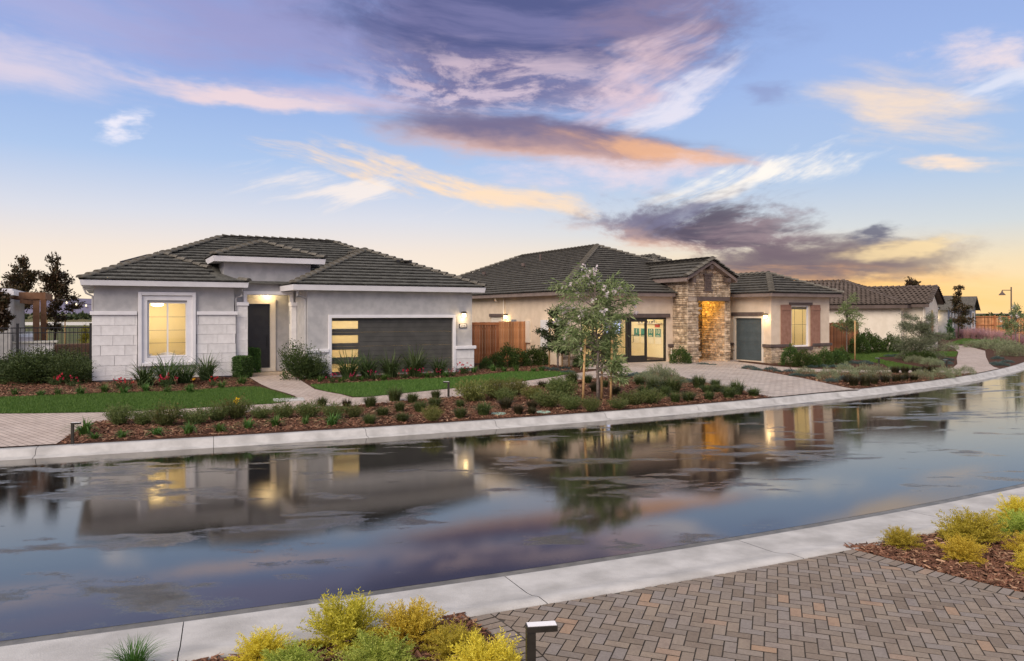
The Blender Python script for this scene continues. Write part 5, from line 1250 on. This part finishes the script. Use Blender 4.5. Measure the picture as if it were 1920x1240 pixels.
bed('blue', [(1870, 674, 20), (1878, 686, 24), (1890, 680, 22), (1868, 684, 20)], 'right of the curving walkway')
# along the houses
bed('hedge', [(912, 692, 24), (930, 690, 26), (952, 689, 32), (975, 687, 32), (998, 685, 30), (1014, 684, 26)], 'along cedar fence and cream wall', .95)
bed('lily', [(925, 697, 22), (945, 697, 20), (1000, 698, 20), (968, 697, 18), (1016, 697, 18)], 'at top edge of middle lawn')
bed('blue', [(1022, 693, 20), (1040, 696, 22), (1065, 700, 22), (1060, 692, 18)], 'around dark tree behind middle lawn')
bed('hedge', [(1090, 689, 22)], 'beside the glass front behind the tree')
bed('hedge', [(1275, 682, 28)], 'beside the downspout at the stone tower', .95)
bed('blue', [(1318, 684, 20), (1335, 685, 16)], 'before the stone entry tower', .6)
bed('hedge', [(1482, 686, 26), (1504, 688, 28), (1526, 688, 28), (1547, 687, 28), (1566, 684, 28), (1578, 681, 24)], 'below the shuttered window')
bed('hedge', [(1612, 664, 30), (1626, 662, 30), (1644, 662, 28), (1670, 662, 28), (1684, 659, 24)], 'along pale wall of barrel tile house', 1.0)
bed('box', [(455, 708, 32), (469, 703, 26)], 'between stone panel and front door', 1.05)
bed('loose', [(557, 712, 44), (590, 711, 40)], 'right of the front path by the column', .95)
bed('strap', [(272, 724, 60), (312, 722, 66), (348, 719, 60), (386, 714, 50)], 'below the lit bedroom window', .85)
bed('strap', [(655, 712, 56), (690, 710, 54), (735, 708, 62), (775, 706.5, 64), (822, 704, 50)], 'in front of the garage door', 1.0)
bed('lily', [(28, 741, 24), (76, 743, 26), (108, 741, 22), (152, 741, 26), (196, 737, 24), (232, 739, 24), (275, 735, 22), (312, 737, 24), (356, 737, 26), (415, 729, 24), (453, 721, 26)], 'along the top edge of the left lawn')
bed('lily', [(600, 716, 22), (640, 717, 20), (678, 714, 20), (720, 713, 18), (800, 709, 18), (835, 707, 20), (868, 701, 20), (888, 699, 18)], 'between garage and middle lawn')
bed('loose', [(10, 716, 60), (52, 720, 66), (92, 716, 68), (128, 720, 66), (160, 712, 52), (30, 704, 56), (78, 704, 56), (118, 702, 54), (148, 700, 50)], 'in front of the black picket fence', .52)
def roses(items, where):
    for i, (px, py, s_) in enumerate(sorted(items)):
        c = at(px, py); o = link('rose_bush', random.choice(MESH['rosebush'])); o.location = c; o.scale = (s_,) * 3; o.rotation_euler = (0, 0, random.uniform(0, 6)); tag(link('rose_blooms', random.choice(MESH['rosepetal']), o), kind='stuff')
        tag(o, f'small bush with crimson blooms, {ordw(i)} from left {where}', 'flower bush', f'crimson flower bushes {where}')
roses([(105, 724, 1.0), (135, 726, .9), (222, 730, .9), (240, 731, .9), (310, 728, 1.2), (399, 725, .8)], 'beside left bay of grey house')
roses([(622, 717.5, .8), (660, 715.5, .8), (702, 713, .9), (758, 711, .9), (788, 709, .9), (814, 708, .8), (850, 706, .8), (872, 702, 1.1)], 'below garage of grey house')
yf = plant('lily', 359, 728, 18, label='green plant with one yellow bloom below the lit bedroom window'); link('flower', MESH['yellowpetal'][0], yf)
# foreground cypress shrubs
NZ = .03
def cyp(colr, px, py, w_, lb, hs=1.0):
    c = at_abs(px, py, NZ); k = w_ / (F / c.y) / .70; o = link('cypress_shrub', random.choice(MESH['cyp_' + colr])); o.location = c; o.scale = (k, k, k * hs); o.rotation_euler = (0, 0, random.uniform(0, 6)); tag(o, lb, 'shrub', 'foreground cypress shrubs')
cyp('olive_c', 645, 1208, 160, 'largest golden green cypress shrub in front of the near kerb', 1.15); cyp('gold', 770, 1200, 150, 'broad golden cypress shrub touching the near kerb strip', .9); cyp('gold', 492, 1242, 120, 'leftmost golden cypress shrub in the foreground bed', 1.0)
cyp('lime', 545, 1268, 130, 'leftmost lime green cypress shrub in the foreground bed', .9); cyp('lime', 712, 1262, 160, 'broad lime green cypress shrub in the middle of the foreground bed', .9); cyp('olive_c', 852, 1228, 120, 'yellow green cypress shrub nearest the paver edge', .9); cyp('gold', 918, 1275, 170, 'golden cypress shrub beside the large path light', .95)
cyp('olive_c', 1690, 1026, 74, 'small golden cypress shrub at the tip of the right foreground bed', 1.0); cyp('olive_c', 1822, 1017, 124, 'widest golden cypress shrub in the right foreground bed', 1.0); cyp('gold', 1806, 1050, 92, 'compact golden cypress shrub below the widest one on the right', 1.0)
cyp('gold', 1912, 982, 90, 'golden cypress shrub by the kerb at the right frame edge', 1.2); cyp('lime', 1915, 1006, 100, 'lime tinted cypress shrub at the right frame edge'); cyp('gold', 1935, 1040, 90, 'golden cypress shrub cut by the right frame edge below the lime one'); cyp('gold', 1945, 1075, 100, 'lowest golden cypress shrub at the right frame edge')
gt_ = at_abs(250, 1262, NZ); o = link('grass_tuft', npmesh('near_tuft', *blades(300, .06, .24, 1.0, .005, 5, .8), LM['lily'])); o.location = gt_; tag(o, 'fine green grass tuft at the bottom left frame edge', 'grass')
# pink muhly grass by the far fence
for i, (px, py, w_) in enumerate(sorted(((1800, 634, 32), (1815, 635, 32), (1830, 636, 34), (1845, 637, 34), (1858, 638, 30), (1880, 640, 30), (1893, 645, 32), (1908, 648, 36), (1922, 652, 36), (1870, 637, 26)))):
    c = at(px, py); k = w_ / (F / c.y) / 1.2; o = link('muhly_grass', random.choice(MESH['pinkbase'])); o.location = c; o.scale = (k, k, k); link('flower_plumes', random.choice(MESH['pinkcloud']), o)
    tag(o, f'pink plumed grass clump, {ordw(i)} from left before the far fence', 'grass', 'pink grasses by the far fence')

# ---------------------------------------------------------------- trees
def tree(name, label, loc, H, trunk_h, blobs, nleaf, L, W, leaf, barkm, tr=.04, lean=(0, 0), droop=0., nbr=26, group='garden trees', petals=0, seed=1):
    rs = np.random.default_rng(seed); o = empty(name, loc); tag(o, label, 'tree', group)
    top = np.array([lean[0], lean[1], H * .93]); tp = [np.array([lean[0] * t ** 2, lean[1] * t ** 2, H * .93 * t]) + (rs.normal(0, .02, 3) * (0 < t < 1)) for t in np.linspace(0, 1, 8)]
    MB().tube([tuple(p) for p in tp], [tr * (1 - .8 * t) for t in np.linspace(0, 1, 8)], 8).build('trunk', barkm, o, True)
    limb = MB(); C = []; D = []
    wts = np.array([b[3] * b[4] for b in blobs]); wts = wts / wts.sum()
    for bi, (bx_, by_, bz_, br_, bh_) in enumerate(blobs):
        cen = np.array([bx_, by_, bz_]); k = int(nbr * wts[bi]) + 2
        for q in range(k):
            e = cen + unit(rs.normal(size=3)) * np.array([br_, br_, bh_]) * rs.uniform(.45, 1.0); h0 = max(trunk_h, min(e[2] - .25 * br_, H * .85)) * rs.uniform(.8, 1); t = h0 / (H * .93)
            s_ = np.array([lean[0] * t * t, lean[1] * t * t, h0]); mid = (s_ + e) / 2 + np.array([0, 0, .12 * br_]) + rs.normal(0, .05, 3)
            limb.tube([tuple(s_), tuple(mid), tuple(e)], [tr * .32, tr * .2, tr * .07], 5, False)
            nl = int(nleaf * wts[bi] / k); tt = rs.uniform(.35, 1.03, nl) ** .7
            p = ((1 - tt) ** 2)[:, None] * s_ + (2 * tt * (1 - tt))[:, None] * mid + (tt ** 2)[:, None] * e + rs.normal(0, .12 * br_ + .03, (nl, 3)) * np.array([1, 1, .8])
            C.append(p); D.append(unit((e - s_)[None] / np.linalg.norm(e - s_) * .6 + rs.normal(0, .6, (nl, 3)) - np.array([0, 0, droop])))
    limb.build('limbs', barkm, o, True)
    C = np.concatenate(C); D = np.concatenate(D); n = len(C)
    link('crown', npmesh('crown', *leaf_quads(C, D, L * rs.uniform(.6, 1.25, n), W * rs.uniform(.7, 1.2, n)), LM[leaf]), o)
    if petals:
        hi = np.argsort(C[:, 2] + rs.normal(0, .5, n))[-n // 2:]; pc = C[rs.choice(hi, petals)]
        pc = np.repeat(pc, 10, 0) + rs.normal(0, .035, (petals * 10, 3)); tag(link('blossom', npmesh('blossom', *leaf_quads(pc, unit(rs.normal(size=(petals * 10, 3))), .085, .07), LM['petal']), o), kind='stuff')
    return o
def stakes(items, names, m=M['stake']):
    for (px, py, h, ln), lb in zip(items, names):
        c = at(px, py); o = MB().tube([(0, 0, -.05), (ln * .5, 0, h * .5), (ln, 0, h)], .034, 10).build('tree_stake', m, None, True); o.location = c; tag(o, lb, 'tree stake', 'tree stakes')
c = at(1121, 752); px_m = F / c.y
def blob(px, py, r, h, dy=0.): return ((px - 960) / F * c.y - c.x, dy, CZ - (py - HOR) / px_m - c.z, r / px_m, h / px_m)
tree('flowering_tree', 'young flowering tree with pale pink blossoms and three stakes in the kerb bed', c, 3.72, .85,
     [blob(1103, 525, 32, 30), blob(1060, 545, 28, 22, .2), blob(1150, 545, 36, 22, -.2), blob(1180, 560, 18, 34), blob(1075, 600, 42, 36, .3), blob(1130, 590, 48, 40), blob(1160, 620, 32, 40, .2), blob(1065, 640, 40, 22, -.2), blob(1115, 650, 44, 36, .2), blob(1150, 675, 24, 36, -.1), blob(1170, 700, 12, 26, -.2), blob(1030, 650, 18, 10)],
     7200, .17, .034, 'tree', M['bark'], .05, (-.08, 0), .45, 90, petals=60, seed=5)
stakes([(1093, 753, 1.75, .06), (1128, 749, 1.7, .02), (1145, 752, 1.72, .04)], ['left stake of the pink flowering tree', 'middle stake of the pink flowering tree, behind its trunk', 'right stake of the pink flowering tree'])
c = at(1046, 693); px_m = F / c.y
tree('dark_leaved_tree', 'small dark green staked tree before the cream side wall', c, 3.0, 1.0, [blob(1045, 590, 24, 26), blob(1030, 615, 22, 20), blob(1058, 625, 24, 26), blob(1040, 650, 26, 16), blob(1062, 655, 20, 16)], 4200, .12, .05, 'tree_dark', M['bark'], .045, seed=6)
stakes([(1030, 691, 2.15, 0), (1054, 691, 1.4, 0), (1067, 690, 1.35, 0)], ['tall left stake of the dark tree before the cream side wall', 'middle stake of the dark tree before the cream side wall', 'right stake of the dark tree before the cream side wall'])
c = at(1588, 668); px_m = F / c.y
tree('young_tree', 'young green staked tree beside the shuttered bay', c, 3.55, 1.3, [blob(1595, 565, 18, 18), blob(1580, 590, 20, 20), blob(1604, 590, 18, 22), blob(1570, 605, 14, 10), blob(1592, 612, 24, 12)], 2400, .12, .045, 'tree', M['bark'], .05, seed=7)
stakes([(1578, 664, 2.0, 0), (1603, 675, 2.0, 0)], ['left stake of the young tree beside the shuttered bay', 'right stake of the young tree beside the shuttered bay'])
c = at(1728, 676); px_m = F / c.y
tree('olive_shrub', 'large grey green olive shrub on the right lawn', c, 2.35, .3, [blob(1700, 606, 20, 24), blob(1738, 602, 20, 22), blob(1715, 632, 40, 26), blob(1752, 628, 28, 24), blob(1692, 645, 26, 20), blob(1730, 655, 46, 20), blob(1770, 628, 16, 14)], 13000, .12, .024, 'olive', M['bark'], .05, nbr=70, seed=8)
c = Vector(((1797 - 960) / F * 70, 70, GZ)); px_m = F / c.y
tree('magnolia_tree', 'tall dark reddish tree beside the far grey house', c, 5.4, 1.2, [blob(1800, 548, 10, 14), blob(1795, 572, 16, 14), blob(1810, 580, 12, 12), blob(1805, 600, 20, 14), blob(1786, 560, 8, 8)], 1700, .24, .11, 'tree_red', M['darkbark'], .07, seed=9)
c = Vector(((1712 - 960) / F * 66, 66, GZ)); px_m = F / c.y
tree('magnolia_tree', 'dark tree top rising behind the barrel tile roof', c, 5.5, 1.5, [blob(1706, 528, 9, 9), blob(1716, 536, 10, 8), blob(1728, 545, 9, 9), blob(1700, 545, 9, 9)], 1100, .24, .11, 'tree_red', M['darkbark'], .07, seed=10)
c = Vector(((1781 - 960) / F * 66, 66, GZ)); px_m = F / c.y
tree('conifer', 'small columnar green conifer before the far grey house', c, 1.9, .2, [blob(1781, 606, 4, 8), blob(1781, 618, 8, 9), blob(1781, 630, 10, 9)], 1800, .12, .05, 'conifer', M['bark'], .05, seed=11)
c = at(1904, 652); px_m = F / c.y
tree('young_tree', 'staked young tree with white flowers at the right frame edge', c, 3.1, 1.1, [blob(1905, 580, 14, 12), blob(1888, 600, 16, 12), blob(1915, 600, 18, 14), blob(1895, 618, 22, 12), blob(1925, 620, 18, 12)], 2600, .13, .05, 'tree', M['bark'], .05, petals=20, seed=12)
stakes([(1896, 651, 1.9, 0), (1911, 652, 1.9, 0)], ['left stake of the tree at the right frame edge', 'right stake of the tree at the right frame edge'])
for lb, px, Zd, seed, bl_ in (('slim dark tree left of its taller twin behind the pergola', 44, 39, 13, [(40, 497, 18, 14), (26, 518, 22, 14), (60, 518, 20, 14), (14, 542, 24, 14), (52, 545, 26, 14), (36, 568, 32, 14)]), ('tall dark tree closest to the grey house roof', 104, 38, 14, [(98, 490, 14, 12), (114, 506, 22, 16), (88, 518, 22, 16), (124, 530, 20, 14), (102, 546, 34, 16), (128, 572, 26, 18), (95, 585, 16, 14), (112, 605, 20, 16)]), ('dark leafy tree cut by the left frame edge', -6, 29, 15, [(2, 560, 12, 14), (-10, 580, 24, 20), (8, 595, 14, 16), (-5, 610, 20, 12), (-25, 550, 20, 20)])):
    c = Vector(((px - 960) / F * Zd, Zd, GZ)); px_m = F / c.y
    tree('magnolia_tree', lb, c, CZ + (HOR - min(b[1] for b in bl_) + 10) / px_m - GZ, 1.4, [blob(*b) for b in bl_], 4200, .17, .075, 'tree_red', M['darkbark'], .07, seed=seed)
stakes([(122, 668, 2.2, 0), (88, 668, 2.2, 0)], ['left stake under the tall dark tree by the lake', 'right stake under the tall dark tree by the lake'][::-1])
c = at(161, 672); px_m = F / c.y
tree('golden_shrub', 'yellow green upright shrub behind the fence beside the grey house', c, 2.0, .2, [blob(160, 622, 10, 14), blob(161, 640, 14, 16)], 1500, .1, .03, 'bush2' if False else 'olive_c', M['bark'], .04, seed=16, group='garden trees')
# far line of trees and scrub on the horizon
m_ = []
for k in range(340):
    x = RNG.uniform(-420, 520); y = RNG.uniform(330, 430); r_ = RNG.uniform(2, 4.5); n = 26
    d = unit(RNG.normal(size=(n, 3))); d[:, 2] = abs(d[:, 2]); C = np.array([x, y, -.6]) + d * np.array([r_ * 1.6, r_, r_ * .8]) * RNG.uniform(.5, 1, (n, 1)); m_.append(leaf_quads(C, unit(RNG.normal(size=(n, 3))), 2.0, 1.6))
tag(link('far_trees', npmesh('far_trees', *join(*m_), LM['tree_dark'])), 'dark line of far trees along the horizon', 'trees', kind='stuff')

# ================================================================ foreground pavers
def pmat():
    m = bpy.data.materials.new('paver'); m.use_nodes = True; w = NT(m.node_tree); b = w.N['Principled BSDF']
    oi = w.new('ShaderNodeObjectInfo'); gi = w.new('ShaderNodeNewGeometry'); tc = w.new('ShaderNodeTexCoord')
    r = w.m('FRACT', w.m('ADD', w.m('MULTIPLY', oi.outputs['Random'], 7.31), gi.outputs['Random Per Island']))
    c = w.ramp(r, [(0, (.20, .155, .118, 1)), (.22, (.265, .208, .16, 1)), (.40, (.23, .19, .158, 1)), (.58, (.295, .232, .176, 1)), (.76, (.25, .215, .192, 1)), (.93, (.285, .235, .198, 1)), (.97, (.34, .235, .165, 1)), (1, (.37, .245, .16, 1))])
    geo = gi.outputs['Position']
    n = w.noise(geo, 55, 5, .65); n2 = w.noise(geo, 7, 3)
    c = w.mix(w.ss(n, .3, .7), w.mix(1, c, (.80, .79, .78, 1), 'MULTIPLY'), c); c = w.mix(w.ss(n2, .5, .75), c, w.mix(1, c, (.84, .82, .84, 1), 'MULTIPLY'))
    w.put(b.inputs['Base Color'], c); b.inputs['Roughness'].default_value = .72; b.inputs['Specular IOR Level'].default_value = .35
    bp = w.new('ShaderNodeBump'); bp.inputs['Strength'].default_value = .5; bp.inputs['Distance'].default_value = .004; w.put(bp.inputs['Height'], w.noise(geo, 240, 3)); w.L.new(bp.outputs[0], b.inputs['Normal'])
    return m
PM = pmat(); PZ = .043
pd = empty('paver_driveway', (1.5, 5.5, PZ)); pd['kind'] = 'structure'
Lb = [tuple(at_abs(x, y, PZ)[:2]) for x, y in ((868, 1152), (905, 1177), (938, 1204), (985, 1252), (1030, 1310), (1070, 1390))]; Lb.append((Lb[-1][0] + .1, 1.0))
Rb = [tuple(at_abs(x, y, PZ)[:2]) for x, y in ((1578, 1025), (1660, 1045), (1740, 1067), (1830, 1090), (1925, 1112), (2080, 1146))]; Rb.append((Rb[-1][0] + .9, 1.0))
Lb = round_open(Lb, 1); Rb = round_open(Rb, 1)
kb = [tuple(q) for q in (nearL - nearN * .986)]
class Edge:                                             # signed distance to a polyline; inside is on its left when walked
    def __init__(s, pts, flip): s.p = np.array(pts); s.flip = flip
    def near(s, q):
        a, b = s.p[:-1], s.p[1:]; d = b - a; t = np.clip(((q - a) * d).sum(1) / (d * d).sum(1), 0, 1); c = a + d * t[:, None]; k = np.argmin(((q - c) ** 2).sum(1))
        n = np.array([-d[k][1], d[k][0]]) / np.linalg.norm(d[k]) * s.flip; return (q - c[k]) @ n, c[k], n
eL, eR, eK = Edge(Lb, 1), Edge(Rb, -1), Edge(kb, -1)
def clip_poly(poly, c, n, off):
    out = []
    for a, b in zip(poly, poly[1:] + poly[:1]):
        da, db = (a - c) @ n - off, (b - c) @ n - off
        if da >= 0: out.append(a)
        if (da >= 0) != (db >= 0): out.append(a + (b - a) * da / (da - db))
    return out
bricks = []
e1 = np.array([.942, -.335]); e2 = np.array([.335, .942]); BW = .086; org = np.array([1.5, 5.5])
for yy in range(-85, 85):
    for xx in range(-85, 85):
        d = (xx - yy) % 4
        if d == 0: cells = (xx, yy, xx + 2, yy + 1)
        elif d == 3: cells = (xx, yy, xx + 1, yy + 2)
        else: continue
        cc = org + e1 * BW * (cells[0] + cells[2]) / 2 + e2 * BW * (cells[1] + cells[3]) / 2
        if cc[1] < 1.5 or cc[0] > 9: continue
        g = .0030
        poly = [org + e1 * (BW * x + gx) + e2 * (BW * y + gy) for x, y, gx, gy in ((cells[0], cells[1], g, g), (cells[2], cells[1], -g, g), (cells[2], cells[3], -g, -g), (cells[0], cells[3], g, -g))]
        whole = True
        for E, off in ((eL, .178), (eR, .178), (eK, .004)):
            dist, c_, n_ = E.near(cc)
            if dist < off - .16: poly = []; break
            if dist < off + .16: poly = clip_poly(poly, c_, n_, off); whole = False
            if len(poly) < 3: poly = []; break
        if len(poly) < 3: continue
        ar = abs(sum(a[0] * b[1] - a[1] * b[0] for a, b in zip(poly, poly[1:] + poly[:1]))) / 2
        if ar > .0015: bricks.append(poly)
for pts, flip in ((Lb, 1), (Rb, -1)):                     # soldier course along the beds
    p = np.array(pts); L = np.concatenate([[0], np.cumsum(np.linalg.norm(np.diff(p, axis=0), axis=1))]); s_ = 0.
    while s_ + .086 < min(L[-1], 9):
        q = [np.array([np.interp(v_, L, p[:, 0]), np.interp(v_, L, p[:, 1])]) for v_ in (s_ + .004, s_ + .082)]; d = q[1] - q[0]; n_ = np.array([-d[1], d[0]]) / np.linalg.norm(d) * flip
        poly = [q[0] + n_ * .004, q[1] + n_ * .004, q[1] + n_ * .172, q[0] + n_ * .172]
        if flip < 0: poly = poly[::-1]
        cc = sum(poly) / 4; dist, c_, nn_ = eK.near(cc)
        if dist < .2: poly = clip_poly(poly, c_, nn_, .004)
        if len(poly) > 2 and cc[1] > 1.5: bricks.append(poly)
        s_ += .086
def ccw(poly):
    a = sum(p[0] * q[1] - p[1] * q[0] for p, q in zip(poly, poly[1:] + poly[:1])); return poly if a > 0 else poly[::-1]
JM = mat('paver_joint', (.045, .036, .029), (.075, .06, .048), 40, .95)
def dirty_sides(o, top):
    o.data.materials.append(JM); mi = np.ones(len(o.data.polygons), dtype=np.int32); mi[top] = 0; o.data.polygons.foreach_set('material_index', mi); return o
def brick(mb, poly, dz, o=(0, 0, 0)):
    if not hasattr(mb, 'top'): mb.top = []
    poly = ccw(poly); c = sum(poly) / len(poly); n = len(poly); i = len(mb.v)
    for z, k in ((-.05, 0.), (dz - .004, 0.), (dz, .0022)):
        for p in poly:
            v_ = c - p; v_ = v_ / max(np.linalg.norm(v_), 1e-6) * k * 1.3; mb.v.append((p[0] + v_[0] - o[0], p[1] + v_[1] - o[1], z))
    for r_ in range(2):
        for k in range(n): mb.f.append((i + r_ * n + k, i + r_ * n + (k + 1) % n, i + (r_ + 1) * n + (k + 1) % n, i + (r_ + 1) * n + k))
    mb.f.append(tuple(i + 2 * n + k for k in range(n))); mb.top.append(len(mb.f) - 1)
def vis(poly):
    c = sum(poly) / len(poly); px = 960 + F * c[0] / c[1]; py = HOR + F * (CZ - PZ) / c[1]; return -10 < px < 1930 and py < 1245
ins = sorted([b for b in bricks if vis(b)], key=lambda b: (sum(b) / len(b))[1]); outs = [b for b in bricks if not vis(b)]
for poly in ins[:300]:
    mb = MB(); c = sum(poly) / len(poly); brick(mb, poly, random.uniform(-.0012, .0016), (c[0], c[1])); o = dirty_sides(mb.build('paver', PM, pd), mb.top); o.location = (c[0] - 1.5, c[1] - 5.5, 0)
mb = MB()
for poly in ins[300:] + outs: brick(mb, poly, random.uniform(-.0012, .0016), (1.5, 5.5))
tag(dirty_sides(mb.build('paver_field', PM, pd), mb.top), kind='stuff')
sheet('paver_sand', [tuple(q) for q in Lb] + [tuple(q) for q in Rb[::-1]] + [k for k in kb[::-1] if Lb[0][0] < k[0] < Rb[0][0]], PZ - .007, mat('joint_sand', (.045, .037, .030), (.085, .07, .056), 60, .95))

# ================================================================ bark mulch chips and grass blades
def chips(name, n, sampler, z, size, m):
    C = sampler(n); n = len(C); a = RNG.uniform(0, 2 * np.pi, n); L = size * RNG.uniform(.5, 1.6, n); W = L * RNG.uniform(.15, .38, n); tl = RNG.normal(0, .28, n); rl = RNG.normal(0, .45, n)
    dx = np.stack([np.cos(a) * np.cos(tl), np.sin(a) * np.cos(tl), np.sin(tl)], 1); sy = np.stack([-np.sin(a) * np.cos(rl), np.cos(a) * np.cos(rl), np.sin(rl)], 1)
    P_ = np.column_stack([C, (z if np.isscalar(z) else z(C)) + .006 + RNG.uniform(0, .018, n)]); L = L[:, None] / 2; W = W[:, None] / 2; up = np.cross(dx, sy) * .004
    V = np.stack([P_ - dx * L - sy * W * .6, P_ + dx * L * .9 - sy * W, P_ + dx * L + sy * W * .7, P_ - dx * L * .85 + sy * W, P_ - dx * L * .9 - sy * W * .5 + up, P_ + dx * L * .8 - sy * W * .8 + up, P_ + dx * L * .9 + sy * W * .6 + up, P_ - dx * L * .8 + sy * W * .8 + up], 1).reshape(-1, 3)
    i = np.arange(n)[:, None] * 8; Fq = np.concatenate([i + np.array([[4, 5, 6, 7]]), i + np.array([[0, 1, 5, 4]]), i + np.array([[1, 2, 6, 5]]), i + np.array([[2, 3, 7, 6]]), i + np.array([[3, 0, 4, 7]])])
    o = link(name, npmesh(name, V, Fq, m)); return tag(o, kind='stuff')
def inpoly(C, poly):
    x, y = C[:, 0], C[:, 1]; r_ = np.zeros(len(C), bool)
    for (xa, ya), (xb, yb) in zip(poly, poly[1:] + poly[:1]):
        c_ = ((ya > y) != (yb > y)) & (x < (xb - xa) * (y - ya) / (yb - ya + 1e-12) + xa); r_ ^= c_
    return r_
def sampler(polys, hole=()):
    def fn(n):
        out = []
        for poly, dens in polys:
            P_ = np.array(poly); lo, hi = P_.min(0), P_.max(0); k = int((hi - lo).prod() * dens); C = RNG.uniform(lo, hi, (k, 2)); C = C[inpoly(C, poly)]
            for h in hole: C = C[~inpoly(C, h)]
            out.append(C)
        return np.concatenate(out)
    return fn
kb2 = [tuple(q) for q in (nearL - nearN * .99)]
bedL = [k for k in kb2 if k[0] < Lb[0][0] - .02 and k[0] > -6] + Lb + [(Lb[-1][0], 3.2), (-6, 3.2)]
bedR = [k for k in kb2 if Rb[0][0] < k[0] < 13] + [(13, 5.5), (11, 4.5)] + [q for q in Rb[::-1] if q[1] > 4.3]
m1 = chips('bark_mulch', 0, sampler([(bedL, 1500), (bedR, 1500)]), .03, .055, M['chip']); tag(m1, 'dark brown bark mulch in the foreground beds', 'mulch')
m1 = chips('bark_mulch', 0, sampler([(bedL, 110), (bedR, 150)]), .038, .05, M['chip_pale']); tag(m1, 'pale bark splinters scattered over the foreground mulch', 'mulch')
kf = lambda x0, x1: [(x, kerb_px(x)) for x in np.linspace(x0, x1, 12)]
fbed = [P2(*q) for q in kf(107, 1452) + drive_l[::-1] + low_edge_r[::-1] + low_edge_l[::-1]]
rbed = [P2(*q) for q in kf(1614, 1840) + [(1829, 701), (1765, 699.5), (1672, 699.3), (1488, 697)] + drive_r]
hb = [P2(*q) for q in ((-20, 746), (-20, 705), (175, 705), (440, 708), (470, 712), (480, 722), (420, 728), (350, 734), (250, 737), (60, 744))]
hb2 = [P2(*q) for q in ((560, 708), (880, 694), (1050, 684), (1090, 690), (1076, 699), (1035, 697), (960, 697), (860, 708), (740, 714), (584, 721))]
m2 = chips('bark_mulch', 0, sampler([(fbed, 330), (rbed, 200), (hb, 200), (hb2, 120)]), lambda C: gz(C[:, 0], C[:, 1]), .085, M['chip']); tag(m2, 'reddish bark mulch over the beds before the houses', 'mulch')
m2 = chips('bark_mulch', 0, sampler([(fbed, 34), (rbed, 20), (hb, 20), (hb2, 14)]), lambda C: gz(C[:, 0], C[:, 1]) + .008, .075, M['chip_pale']); tag(m2, 'pale bark flecks over the beds before the houses', 'mulch')
GL = {'lawn_left': 'short green lawn grass left of the front path', 'lawn_middle': 'short green lawn grass below the garage', 'lawn_right': 'short green lawn grass around the olive shrub', 'lawn_far': 'strip of green grass beside the pink plumes'}
for k, pix in lawns.items():
    poly = [P2(x, y, LZ) for x, y in pix]; C = sampler([(poly, {'lawn_left': 1500, 'lawn_middle': 1000, 'lawn_right': 420, 'lawn_far': 160}[k])])(0); n = len(C); a = RNG.uniform(0, 6.28, n); h = RNG.uniform(.03, .07, n); wd_ = .010 if 'right' not in k else .016
    P_ = np.column_stack([C, gz(C[:, 0], C[:, 1]) + LZ]); sd_ = np.stack([np.cos(a), np.sin(a), 0 * a], 1) * wd_; tp_ = P_ + np.column_stack([RNG.normal(0, .02, n), RNG.normal(0, .02, n), h])
    V = np.stack([P_ - sd_, P_ + sd_, tp_], 1).reshape(-1, 3); o = link('lawn_grass', npmesh('lawn_grass', V, np.arange(n * 3).reshape(-1, 3), LM['grass'])); tag(o, GL[k], 'grass', kind='stuff')
